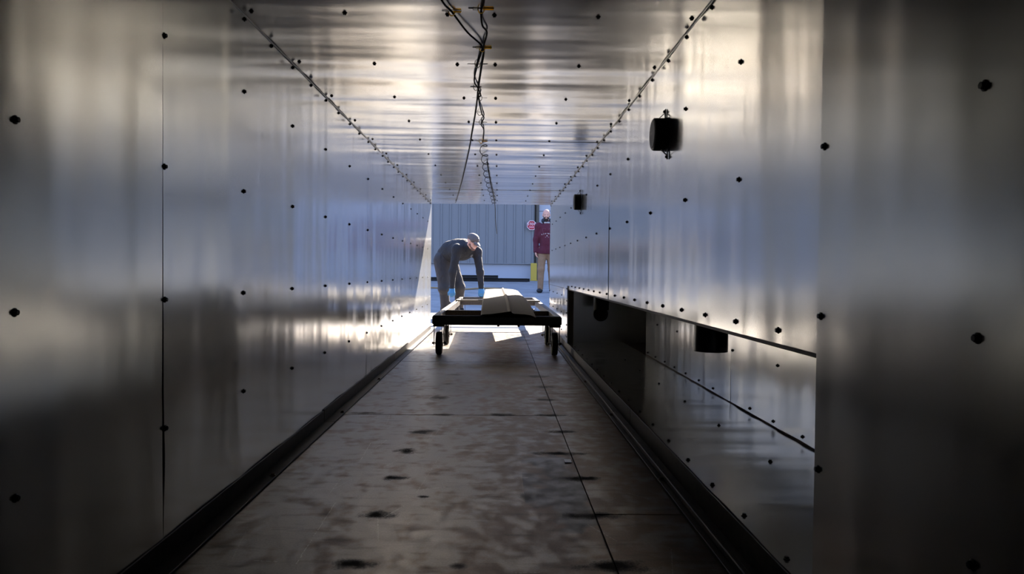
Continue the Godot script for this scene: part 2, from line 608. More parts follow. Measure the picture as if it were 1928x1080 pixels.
func floor_texture() -> Array:
	# Steel plate with rust-brown patches, dark ringed stains round the fixings, pale scratches.
	# u runs across x from -0.84 to 0.62, v runs along the depth from 1.5 to 7.5.
	var w := 640
	var h := 2000
	var n := FastNoiseLite.new()
	n.seed = 7
	n.frequency = 0.006
	n.fractal_octaves = 5
	var big := n.get_image(w, h, false, false, false).get_data()
	n.seed = 19
	n.frequency = 0.03
	n.fractal_octaves = 4
	var mid := n.get_image(w, h, false, false, false).get_data()
	n.seed = 23
	n.frequency = 0.3
	n.fractal_octaves = 2
	var fine := n.get_image(w, h, false, false, false).get_data()
	n.seed = 31
	n.frequency = 0.012
	n.fractal_octaves = 3
	var rust := n.get_image(w, h, false, false, false).get_data()
	n.seed = 37
	n.frequency = 0.055
	n.fractal_octaves = 4
	var smear_image := n.get_image(w / 5, h, false, false, false)
	smear_image.resize(w, h, Image.INTERPOLATE_CUBIC)
	var smear := smear_image.get_data()
	var data := PackedByteArray()
	data.resize(w * h * 3)
	var rough := PackedByteArray()
	rough.resize(w * h)
	var plain := Vector3(146, 139, 131)
	var brown := Vector3(118, 92, 72)
	for y in h:
		for x in w:
			var i := y * w + x
			var b := big[i] / 255.0
			var m := mid[i] / 255.0
			var f := fine[i] / 255.0
			var sm := smear[i] / 255.0
			# the middle and right plates have rusted more than the left
			var px := x / float(w) * 1.46 - 0.84
			var bias := 0.30 * smoothstep(-0.25, 0.05, px + (b - 0.5) * 0.5)
			var r := clampf((rust[i] / 255.0 - 0.50 + bias) * 2.4 + (m - 0.5) * 1.6 + (sm - 0.5) * 0.8, 0.0, 1.0)
			var dark := clampf((sm - 0.60) * 4.0, 0.0, 1.0)
			var c := plain.lerp(brown, r * 0.62) * (0.88 + 0.14 * b + 0.14 * (m - 0.5) + 0.16 * (f - 0.5) - 0.16 * dark)
			data[i * 3] = clampi(int(c.x), 0, 255)
			data[i * 3 + 1] = clampi(int(c.y), 0, 255)
			data[i * 3 + 2] = clampi(int(c.z), 0, 255)
			rough[i] = clampi(int(255.0 * (0.26 + 0.16 * m + 0.10 * r)), 0, 255)
	var rng := RandomNumberGenerator.new()
	rng.seed = 5
	# stains: x, depth, half width across, half length, strength, tone (0 dark, 1 rust)
	var stains := [[-0.382, 1.965, 0.055, 0.03, 1.0], [-0.38, 2.361, 0.045, 0.035, 1.0], [-0.389, 2.78, 0.05, 0.03, 0.95], [-0.391, 3.201, 0.045, 0.04, 0.95], [-0.361, 3.584, 0.055, 0.05, 0.8], [-0.30, 4.01, 0.05, 0.03, 0.6], [-0.36, 4.55, 0.05, 0.09, 0.7], [-0.34, 5.1, 0.05, 0.04, 0.6], [-0.33, 5.55, 0.06, 0.05, 0.6],
		[0.323, 1.952, 0.085, 0.035, 1.0], [0.306, 2.359, 0.085, 0.03, 1.0], [0.311, 2.787, 0.075, 0.03, 1.0], [0.276, 3.17, 0.10, 0.03, 1.0], [0.313, 3.604, 0.07, 0.03, 0.9], [0.30, 4.02, 0.08, 0.03, 0.8], [0.30, 4.5, 0.08, 0.04, 0.7], [0.31, 5.0, 0.08, 0.05, 0.7], [0.30, 5.5, 0.09, 0.06, 0.6],
		[0.02, 4.02, 0.08, 0.035, 0.9], [0.11, 2.55, 0.025, 0.05, 0.45], [-0.25, 2.55, 0.02, 0.012, 0.9], [-0.72, 4.04, 0.10, 0.03, 0.7], [0.0, 6.1, 0.22, 0.25, 0.35], [0.10, 5.6, 0.25, 0.2, 0.35], [-0.1, 1.95, 0.02, 0.02, 0.6]]
	for s in stains:
		var cx: float = (s[0] + 0.84) / 1.46 * w
		var cy: float = (s[1] - 1.5) / 6.0 * h
		var rx: float = s[2] / 1.46 * w
		var ry: float = s[3] / 6.0 * h
		for yy in range(maxi(0, int(cy - ry * 3)), mini(h, int(cy + ry * 3))):
			for xx in range(maxi(0, int(cx - rx * 3)), mini(w, int(cx + rx * 3))):
				var i := yy * w + xx
				var q := Vector2((xx - cx) / rx, (yy - cy) / ry).length()
				q += (mid[i] / 255.0 - 0.5) * 1.5 + (fine[i] / 255.0 - 0.5) * 0.5
				var k := clampf(1.25 - q, 0.0, 1.0) * float(s[4])
				data[i * 3] = int(lerpf(data[i * 3], 26, k))
				data[i * 3 + 1] = int(lerpf(data[i * 3 + 1], 19, k))
				data[i * 3 + 2] = int(lerpf(data[i * 3 + 2], 15, k))
				rough[i] = int(lerpf(rough[i], 190, k))
	# bluish scale patch by the right-hand joint
	for yy in range(int((2.2 - 1.5) / 6.0 * h), int((3.2 - 1.5) / 6.0 * h)):
		for xx in range(int((0.10 + 0.84) / 1.46 * w), int((0.318 + 0.84) / 1.46 * w)):
			var i := yy * w + xx
			var q := Vector2(((xx / float(w)) * 1.46 - 0.84 - 0.25) / 0.16, (yy / float(h) * 6.0 + 1.5 - 2.68) / 0.5).length() + (rust[i] / 255.0 - 0.5) * 1.6
			var k := clampf((1.0 - q) * 2.5, 0.0, 1.0) * 0.75
			data[i * 3] = int(lerpf(data[i * 3], 58, k))
			data[i * 3 + 1] = int(lerpf(data[i * 3 + 1], 60, k))
			data[i * 3 + 2] = int(lerpf(data[i * 3 + 2], 64, k))
	# scratches
	var lines := [[-0.531, 1.963, -0.54, 2.483, 0.8], [-0.56, 3.05, -0.57, 3.35, 0.5], [-0.56, 3.75, -0.58, 4.0, 0.35], [-0.30, 3.4, -0.27, 3.9, 0.3], [-0.28, 2.6, -0.24, 3.1, 0.3]]
	for k in 70:
		var x0 := rng.randf_range(-0.75, 0.55)
		var z0 := rng.randf_range(1.6, 6.5)
		lines.append([x0, z0, x0 + rng.randf_range(-0.1, 0.1), z0 + rng.randf_range(-0.25, 0.25), rng.randf_range(0.1, 0.3)])
	for l in lines:
		var steps := 400
		for k in steps + 1:
			var t := float(k) / steps
			var xx := int((lerpf(l[0], l[2], t) + 0.84) / 1.46 * w)
			var yy := int((lerpf(l[1], l[3], t) - 1.5) / 6.0 * h)
			if xx < 0 or xx >= w or yy < 0 or yy >= h: continue
			var i := yy * w + xx
			var gap := clampf((fine[i] / 255.0 - 0.35) * 4.0, 0.0, 1.0) * float(l[4])
			data[i * 3] = int(lerpf(data[i * 3], 190, gap))
			data[i * 3 + 1] = int(lerpf(data[i * 3 + 1], 185, gap))
			data[i * 3 + 2] = int(lerpf(data[i * 3 + 2], 178, gap))
	var ci := ImageTexture.create_from_image(Image.create_from_data(w, h, false, Image.FORMAT_RGB8, data))
	var ri := ImageTexture.create_from_image(Image.create_from_data(w, h, false, Image.FORMAT_L8, rough))
	return [ci, ri]

func build_floor() -> void:
	var tex := floor_texture()
	var m := mat(Color(1, 1, 1), 1.0, 0.55)
	m.albedo_texture = tex[0]
	m.roughness_texture = tex[1]
	m.roughness_texture_channel = BaseMaterial3D.TEXTURE_CHANNEL_RED
	M.floor = m
	var f := structure("floor", "worn brown-grey steel plate floor with dark rust stains")
	var rng := RandomNumberGenerator.new()
	rng.seed = 12
	for strip in [[-0.826, 0.3185, [-2.4, -0.70, 1.66, 4.005, 6.34, 7.42, 9.8]], [0.3235, 0.604, [-2.4, 0.03, 2.375, 4.72, 7.06, 9.8]]]:
		var x0: float = strip[0]
		var x1: float = strip[1]
		var seams: Array = strip[2]
		for i in seams.size() - 1:
			var d0: float = seams[i] + 0.003
			var d1: float = seams[i + 1] - 0.003
			var y := rng.randf_range(-0.0012, 0.0012)
			plate(f, x0, x1, d0, d1, YF + y, 100 + i)
	part(f, "backing", box_mesh(Vector3(2.0, 0.05, END - BACK)), M.backing, W(-0.05, YF - 0.032, (END + BACK) * 0.5 - 0.002))

# One floor plate, faintly uneven, with a thin edge.
func plate(parent: Node, x0: float, x1: float, d0: float, d1: float, y: float, seed_: int) -> void:
	var n := FastNoiseLite.new()
	n.seed = seed_
	n.frequency = 1.0
	var nx := 14
	var nd := maxi(4, int((d1 - d0) / 0.06))
	var st := st_new()
	st.set_smooth_group(1)
	var pt := func(i: int, j: int) -> Vector3:
		var x := lerpf(x0, x1, float(i) / nx)
		var d := lerpf(d0, d1, float(j) / nd)
		return W(x, y + 0.0012 * n.get_noise_2d(x * 2.2, d * 2.2), d)
	var put := func(p: Vector3) -> void:
		st.set_uv(Vector2((p.x + 0.84) / 1.46, (-p.z - 1.5) / 6.0))
		st.add_vertex(p)
	for i in nx:
		for j in nd:
			var a: Vector3 = pt.call(i, j)
			var b: Vector3 = pt.call(i + 1, j)
			var c: Vector3 = pt.call(i + 1, j + 1)
			var d: Vector3 = pt.call(i, j + 1)
			for q in [a, d, c, a, c, b]:
				put.call(q)
	st.set_smooth_group(-1)
	var dn := Vector3(0, -0.006, 0)
	for j in nd:
		for e in [0, nx]:
			var a: Vector3 = pt.call(e, j)
			var b: Vector3 = pt.call(e, j + 1)
			for q in ([a, a + dn, b + dn, a, b + dn, b] if e == 0 else [a, b + dn, a + dn, a, b, b + dn]):
				put.call(q)
	for i in nx:
		for e in [0, nd]:
			var a: Vector3 = pt.call(i, e)
			var b: Vector3 = pt.call(i + 1, e)
			for q in ([a, b + dn, a + dn, a, b, b + dn] if e == 0 else [a, a + dn, b + dn, a, b + dn, b]):
				put.call(q)
	part(parent, "plate", done(st), M.floor)

func build_shell() -> void:
	# closed end behind the camera
	var w := structure("wall_back", "closed galvanised end of the tunnel")
	part(w, "panel", box_mesh(Vector3(2.0, 1.9, 0.05)), M.galv, W(-0.1, 0.05, BACK - 0.03))

func build_kerbs() -> void:
	# steel angles at the foot of both walls
	var specs := [
		{"n": "trim_4", "l": "black steel angle along the foot of the left wall", "x": XL + 0.001, "s": 1.0, "top": -0.724, "fl": 0.060, "joints": [-2.4, 0.74, 3.78, 6.33, 9.8], "tabs": [2.779, 4.022, 5.25]},
		{"n": "trim_5", "l": "dark steel angle along the foot of the right wall and recess", "x": XR + 0.004, "s": -1.0, "top": -0.698, "fl": 0.078, "joints": [-2.4, 0.70, 3.751, 6.8, 9.8], "tabs": [2.757, 3.999, 5.204]}]
	for s in specs:
		var t := structure(s.n, s.l)
		for i in s.joints.size() - 1:
			var d0: float = s.joints[i] + 0.003
			var d1: float = s.joints[i + 1] - 0.003
			var lift := 0.006 if i % 2 == 0 and s.s > 0 else 0.0
			var th := 0.006
			var top: float = s.top + lift
			var st := st_new()
			add_box(st, W(s.x + s.s * th * 0.5, (YF + top) * 0.5, (d0 + d1) * 0.5), Vector3(th, top - YF, d1 - d0), 0.0015)
			add_box(st, W(s.x + s.s * (th + s.fl) * 0.5, YF + th * 0.5, (d0 + d1) * 0.5), Vector3(s.fl - th, th, d1 - d0), 0.0015)
			part(t, "angle", done(st), M.angle)
		if s.s < 0:
			# second, lower rail in front of the angle
			for i in s.joints.size() - 1:
				var d0: float = s.joints[i] + 0.25
				var d1: float = s.joints[i + 1] + 0.245
				d1 = minf(d1, END)
				part(t, "rail", box_mesh(Vector3(0.018, 0.020, d1 - d0), 0.003), M.angle, W(0.638, YF + 0.0175, (d0 + d1) * 0.5))
		for d in s.tabs:
			var tb := part(t, "bolt", lathe([[0.011, 0.0], [0.011, 0.004], [0.007, 0.005], [0.007, 0.010], [0.0, 0.011]], 10), M.rust_hardware, W(s.x + s.s * (s.fl - 0.012), YF + 0.0055, d))
			tb.set_meta("label", "small bolt in the flange")

# ---------------------------------------------------------------- outside

func ground_y(d: float) -> float:
	var keys := [[-60.0, -0.80], [9.0, -0.80], [11.6, -0.785], [12.6, -0.765], [16.0, -0.457], [18.0, -0.385], [22.0, -0.277], [60.0, 0.5]]
	for i in keys.size() - 1:
		if d <= keys[i + 1][0]:
			var t: float = (d - keys[i][0]) / (keys[i + 1][0] - keys[i][0])
			return lerpf(keys[i][1], keys[i + 1][1], t)
	return 0.5

func build_outside() -> void:
	var st := st_new()
	st.set_smooth_group(1)
	var ds := [9.81]
	while ds[-1] < 12.0: ds.append(ds[-1] + 0.6)
	while ds[-1] < 24.0: ds.append(ds[-1] + 0.5)
	ds.append_array([28.0, 34.0, 40.0])
	var xs := [-30.0, -20.0, -12.0, -8.0, -5.0, -3.0, -1.5, 0.0, 1.5, 3.0, 5.0, 8.0, 12.0, 20.0, 30.0]
	for i in xs.size() - 1:
		for j in ds.size() - 1:
			quad(st, W(xs[i], ground_y(ds[j]), ds[j]), W(xs[i], ground_y(ds[j + 1]), ds[j + 1]), W(xs[i + 1], ground_y(ds[j + 1]), ds[j + 1]), W(xs[i + 1], ground_y(ds[j]), ds[j]))
	var g := part(self, "ground", done(st), M.ground)
	tag(g, "concrete yard rising gently to the metal building", "", "", "structure")

	# metal-clad building across the yard
	var D := 22.0
	var base_y := -0.277
	var b := thing("building", W(0, base_y, D), "blue-grey metal-clad building with white base across the yard", "building")
	var sid := 0.505                    # siding starts this far above the ground
	var top := 5.2
	var rib := 0.272
	var sheet_w := rib * 3.0
	var sheet := siding_sheet(sheet_w, top - sid, rib)
	for k in range(-14, 16):
		var x := -0.02 + k * sheet_w
		if x > 1.10 - sheet_w + 0.2 and x < 4.2:
			continue
		part(b, "siding_sheet", sheet, M.siding, Vector3(x, sid, 0))
	# shorter stretch up to the door, then the sheets above the door
	part(b, "siding_sheet", siding_sheet(rib * 1.0, top - sid, rib), M.siding, Vector3(-0.02 + sheet_w * 1.0, sid, 0))
	var lintel := siding_sheet(sheet_w, top - 3.6, rib)
	for k in 4:
		part(b, "siding_sheet", lintel, M.siding, Vector3(1.15 + k * sheet_w, 3.6, 0))
	part(b, "base_wall", box_mesh(Vector3(13.5, 0.55, 0.20), 0.004), M.base_wall, Vector3(-5.6, 0.235, -0.135))
	part(b, "base_wall", box_mesh(Vector3(10.0, 0.55, 0.20), 0.004), M.base_wall, Vector3(9.4, 0.235, -0.135))
	part(b, "drip_edge", box_mesh(Vector3(13.5, 0.03, 0.05), 0.004), M.siding, Vector3(-5.6, sid - 0.012, 0.02))
	# sectional door to the right of the post
	var dr := part(b, "door", box_mesh(Vector3(3.3, 3.66, 0.04)), M.door, Vector3(2.83, 1.80, -0.10))
	for k in 7:
		part(dr, "door_section", box_mesh(Vector3(3.26, 0.50, 0.03), 0.008), M.door, Vector3(0, -1.56 + k * 0.52, 0.03))
	part(b, "downspout", box_mesh(Vector3(0.075, top - 0.02, 0.06), 0.01), M.brown, Vector3(1.150, top * 0.5, 0.035))
	part(b, "roof", box_mesh(Vector3(26, 0.18, 9.0), 0.02), M.siding, Vector3(0.5, top + 0.06, -4.2))
	part(b, "core_wall", box_mesh(Vector3(25.0, top, 0.1), 0.01), M.backing, Vector3(0.4, top * 0.5 - 0.1, -0.32))
	part(b, "gutter", box_mesh(Vector3(26, 0.12, 0.12), 0.02), M.brown, Vector3(0.5, top - 0.08, 0.10))

	# yellow guard at the corner of the door
	var yl := thing("corner_guard", W(1.044, ground_y(21.75), 21.75), "yellow painted corner guard at the foot of the brown downspout", "guard")
	part(yl, "post", box_mesh(Vector3(0.18, 0.52, 0.12), 0.012), M.yellow, Vector3(0, 0.26, 0))
	part(yl, "foot", box_mesh(Vector3(0.22, 0.02, 0.16), 0.004), M.yellow, Vector3(0, 0.01, 0))

	# round-cornered stop sign fixed on the siding
	var sg := thing("stop_sign", W(0.978, 1.357, 21.90), "small red stop sign with pale rim on the siding", "sign")
	part(sg, "rim", octagon(0.152, 0.012), M.sign_white)
	part(sg, "face", octagon(0.134, 0.016), M.red)
	var tm := TextMesh.new()
	tm.text = "STOP"
	tm.font = SystemFont.new()
	tm.font.font_names = PackedStringArray(["Droid Sans"])
	tm.font.font_weight = 700
	tm.font_size = 32
	tm.pixel_size = 0.0032
	tm.depth = 0.004
	part(sg, "lettering", tm, M.sign_white, Vector3(0, 0.035, 0.0175))
	part(sg, "lower_strip", box_mesh(Vector3(0.16, 0.045, 0.003), 0.001), mat(Color(0.84, 0.52, 0.56), 0.6), Vector3(0, -0.055, 0.0172))
	part(sg, "bracket", box_mesh(Vector3(0.05, 0.05, 0.06)), M.brown, Vector3(0, 0, -0.032))

	# dark beams lying along the base wall
	var beams := [[-0.10, 20.9, 1.86, 0.10, 0.0], [-0.55, 20.85, 1.1, 0.085, 0.095], [0.30, 21.05, 1.2, 0.09, 0.0], [-2.3, 20.95, 2.0, 0.11, 0.0]]
	var bl := ["long black beam lying on the ground along the white base wall", "shorter black beam resting on top of the long beam", "black beam lying behind the long beam near the yellow guard", "black beam lying on the ground behind the bending worker"]
	for i in beams.size():
		var q: Array = beams[i]
		var t := thing("beam", W(q[0], ground_y(q[1]) + q[4], q[1]), bl[i], "beam", "black beams along the base wall")
		t.rotation.y = 0.02 * (i - 1)
		var st2 := st_new()
		var hh: float = q[3]
		add_box(st2, Vector3(0, hh * 0.5, 0), Vector3(q[2], hh * 0.75, 0.012), 0.002)
		add_box(st2, Vector3(0, hh * 0.06, 0), Vector3(q[2], hh * 0.12, 0.09), 0.002)
		add_box(st2, Vector3(0, hh * 0.94, 0), Vector3(q[2], hh * 0.12, 0.09), 0.002)
		part(t, "i_section", done(st2), M.dark_timber)

	# tan hose on the yard
	var pts := []
	for q in [[-1.9, 17.3], [-1.5, 17.0], [-1.1, 16.7], [-0.75, 16.55], [-0.45, 16.9], [-0.1, 17.0], [0.2, 16.7]]:
		pts.append(W(q[0], ground_y(q[1]) + 0.018, q[1]))
	var hz := part(self, "hose", tube(pts, 0.02, 8, 6), M.hose)
	tag(hz, "tan hose lying across the shaded yard behind the worker", "hose")

func octagon(r: float, th: float) -> ArrayMesh:
	var st := st_new()
	var a := PackedVector3Array()
	var b := PackedVector3Array()
	for k in 8:
		var t := TAU * (k + 0.5) / 8
		a.append(Vector3(cos(t) * r, sin(t) * r, 0))
		b.append(Vector3(cos(t) * r, sin(t) * r, th))
	add_rings(st, [a, b], true, true, true, -1)
	return done(st)

func siding_sheet(w: float, h: float, rib: float) -> ArrayMesh:
	# trapezoid ribs, extruded upwards
	var prof := []
	var n := int(round(w / rib))
	for k in n:
		var x := k * rib
		prof.append_array([Vector2(x, 0), Vector2(x + rib - 0.095, 0), Vector2(x + rib - 0.070, 0.030), Vector2(x + rib - 0.035, 0.030), Vector2(x + rib - 0.010, 0)])
	prof.append(Vector2(w - 0.001, 0))
	var st := st_new()
	st.set_smooth_group(-1)
	for i in prof.size() - 1:
		var a: Vector2 = prof[i]
		var b: Vector2 = prof[i + 1]
		quad(st, Vector3(a.x, 0, a.y), Vector3(a.x, h, a.y), Vector3(b.x, h, b.y), Vector3(b.x, 0, b.y))
		quad(st, Vector3(a.x, 0, a.y), Vector3(b.x, 0, b.y), Vector3(b.x, 0, -0.02), Vector3(a.x, 0, -0.02))
	return done(st)

# ---------------------------------------------------------------- the cart

func build_cart() -> void:
	var o := W(-0.006, YF, 9.25)
	var t := thing("flat_cart", o, "long low dark steel frame cart on casters, half inside the tunnel", "cart")
	var yt := -0.417 - YF               # top of frame above the floor
	var hb := 0.088
	var yb := yt - hb * 0.5
	var half := 0.600
	var d := func(depth: float) -> float: return 9.25 - depth     # local z of a depth
	part(t, "front_beam", box_mesh(Vector3(half * 2.0, hb, 0.05), 0.014), M.blackpaint, Vector3(0, yb, d.call(6.84)))
	for q in [7.80, 10.80]:
		part(t, "crossbar", box_mesh(Vector3(half * 2.0 - 0.115, hb * 0.95, 0.045), 0.005), M.cart, Vector3(0, yb, d.call(q)))
	part(t, "end_beam", box_mesh(Vector3(half * 2.0, hb * 0.8, 0.05), 0.008), M.cart, Vector3(0, yt - hb * 0.4, d.call(11.68)))
	for s in [-1.0, 1.0]:
		var st := st_new()
		add_box(st, Vector3(s * (half - 0.030), yb, d.call(9.26)), Vector3(0.055, hb * 0.96, 11.65 - 6.87), 0.006)
		part(t, "side_rail", done(st), M.cart)
	# bolts under the front beam
	for x in [0.012, 0.20]:
		part(t, "bolt", lathe([[0.0, -0.012], [0.012, -0.012], [0.012, 0.0]], 8), M.screw, Vector3(x, yt - hb, d.call(6.84)))
	for q in [[6.88, 0.0], [7.84, 0.0], [11.2, 0.0]]:
		for s in [-1.0, 1.0]:
			caster(t, Vector3(s * 0.537, 0, d.call(q[0])), yt - hb)
	# the bent metal sheet lying on it
	var sh := thing("bent_sheet", W(0.07, -0.417, 8.6), "long bent grey metal sheet with a centre fold lying on the cart", "metal sheet")
	var prof := [[-0.245, -0.006], [-0.235, 0.004], [-0.12, 0.012], [-0.005, 0.018], [0.012, 0.034], [0.022, 0.036], [0.034, 0.020], [0.05, 0.014], [0.14, 0.010], [0.20, 0.0], [0.245, -0.020]]
	var st := st_new()
	var rings := []
	var nz := 30
	for i in nz + 1:
		var k := float(i) / nz
		var dep := lerpf(6.66, 10.25, k)
		var y := 0.112 + 0.045 * clampf((dep - 8.0) / 2.25, 0.0, 1.0)
		if dep < 8.0:
			y -= 0.094 * pow((8.0 - dep) / 1.34, 1.5)
		var xc := lerpf(0.026, -0.022, k)
		var ring := PackedVector3Array()
		for p in prof:
			ring.append(Vector3(xc + p[0] * lerpf(1.02, 0.93, k), y + p[1] * lerpf(1.0, 0.8, k), 8.6 - dep))
		for j in range(prof.size() - 1, -1, -1):
			var p: Array = prof[j]
			ring.append(Vector3(xc + p[0] * lerpf(1.02, 0.93, k), y + p[1] * lerpf(1.0, 0.8, k) - 0.003, 8.6 - dep))
		rings.append(ring)
	for i in nz:
		add_rings(st, [rings[i], rings[i + 1]], true, i == 0, i == nz - 1, -1)
	part(sh, "sheet", done(st), M.sheet)
	# timber blocks that lift it off the frame
	for q in [[7.80, 0.090, "timber packing block on the crossbar under the drooping end of the sheet"], [10.0, 0.135, "taller timber packing block on a bearer under the far end of the sheet"]]:
		var pb := thing("packing_block", W(0.05, -0.417, q[0]), q[2], "block", "packing blocks under the sheet")
		part(pb, "block", box_mesh(Vector3(0.26, q[1], 0.04), 0.004), M.brown, Vector3(0, q[1] * 0.5, 0))
		if q[0] > 9.0:
			part(pb, "bearer", box_mesh(Vector3(1.14, 0.02, 0.06), 0.003), M.brown, Vector3(-0.05, 0.010, 0))

func caster(t: Node, at: Vector3, top: float) -> void:
	var c := Node3D.new()
	c.name = "caster"
	t.add_child(c, true)
	c.position = at
	var r := 0.108
	var wm := lathe([[0.030, -0.028], [r - 0.012, -0.028], [r - 0.003, -0.022], [r, -0.010], [r, 0.010], [r - 0.003, 0.022], [r - 0.012, 0.028], [0.030, 0.028]], 32, Vector3.RIGHT, 1)
	part(c, "wheel", wm, M.rubber, Vector3(0, r, 0))
	part(c, "hub", lathe([[0.0, -0.034], [0.030, -0.034], [0.030, 0.034], [0.0, 0.034]], 16, Vector3.RIGHT, -1), M.wheel_hub, Vector3(0, r, 0))
	var st := st_new()
	for s in [-1.0, 1.0]:
		add_box(st, Vector3(s * 0.047, (r - 0.02 + top - 0.012) * 0.5, 0), Vector3(0.005, top - 0.012 - r + 0.02, 0.05), 0.001)
	add_box(st, Vector3(0, top - 0.015, 0), Vector3(0.10, 0.006, 0.07), 0.001)
	part(c, "fork", done(st), M.wheel_hub)
	part(c, "mount_plate", box_mesh(Vector3(0.11, 0.011, 0.11), 0.002), M.cart, Vector3(0, top - 0.006, 0))
	part(c, "axle", lathe([[0.0, -0.066], [0.011, -0.066], [0.011, -0.050], [0.006, -0.050], [0.006, 0.050], [0.011, 0.050], [0.011, 0.066], [0.0, 0.066]], 8, Vector3.RIGHT, -1), M.wheel_hub, Vector3(0, r, 0))

# ---------------------------------------------------------------- fittings

func build_collars() -> void:
	var spots := [[3.03, 0.565, "black round collar on the right wall, the nearer to the recess duct stub"], [6.17, 0.580, "black round collar on the right wall, farther along towards the open end"]]
	for s in spots:
		var t := thing("wall_collar", W(XR - 0.002, s[1], s[0]), s[2], "duct collar", "black collars on the right wall")
		var body := lathe([[0.0, 0.058], [0.052, 0.058], [0.056, 0.056], [0.060, 0.056], [0.065, 0.052], [0.066, 0.046], [0.066, 0.003], [0.0, 0.003]], 32, Vector3.LEFT, -1)
		part(t, "body", body, M.black)
		part(t, "rear_flange", lathe([[0.0, 0.006], [0.070, 0.006], [0.070, 0.0], [0.0, 0.0]], 32, Vector3.LEFT, -1), M.black)
		for k in [[0.030, 1.0], [-0.090, -1.0]]:
			var br := part(t, "bracket", bracket(k[1]), M.black, Vector3(0, k[1] * 0.066, -k[0] * 0.4))
			part(br, "screw", screw_mesh, M.screw, Vector3(-0.003, k[1] * 0.030, 0), Basis(Vector3.UP, -PI / 2))

func bracket(s: float) -> ArrayMesh:
	var st := st_new()
	add_box(st, Vector3(-0.0015, s * 0.018, 0), Vector3(0.003, 0.044, 0.018), 0.0008)
	add_box(st, Vector3(-0.014, s * 0.014, 0), Vector3(0.036, 0.003, 0.012), 0.0008, Basis(Vector3.BACK, s * 0.75))
	return done(st)

func build_duct_stubs() -> void:
	for q in [[3.345, "black round duct stub hanging in the recess, between recess screws and lip"], [6.92, "black round duct stub hanging in the dark far end of the recess"]]:
		var t := thing("duct_stub", W(0.973, -0.356, q[0]), q[1], "duct", "duct stubs in the recess")
		part(t, "pipe", lathe([[0.070, 0.0], [0.0745, 0.0], [0.0755, 0.002], [0.0755, 0.27], [0.070, 0.27], [0.070, 0.0]], 36, Vector3.UP, -1), M.blackpaint)
		part(t, "inner_damper", lathe([[0.0, 0.05], [0.0705, 0.05], [0.0705, 0.052], [0.0, 0.052]], 24, Vector3.UP, -1), M.black)

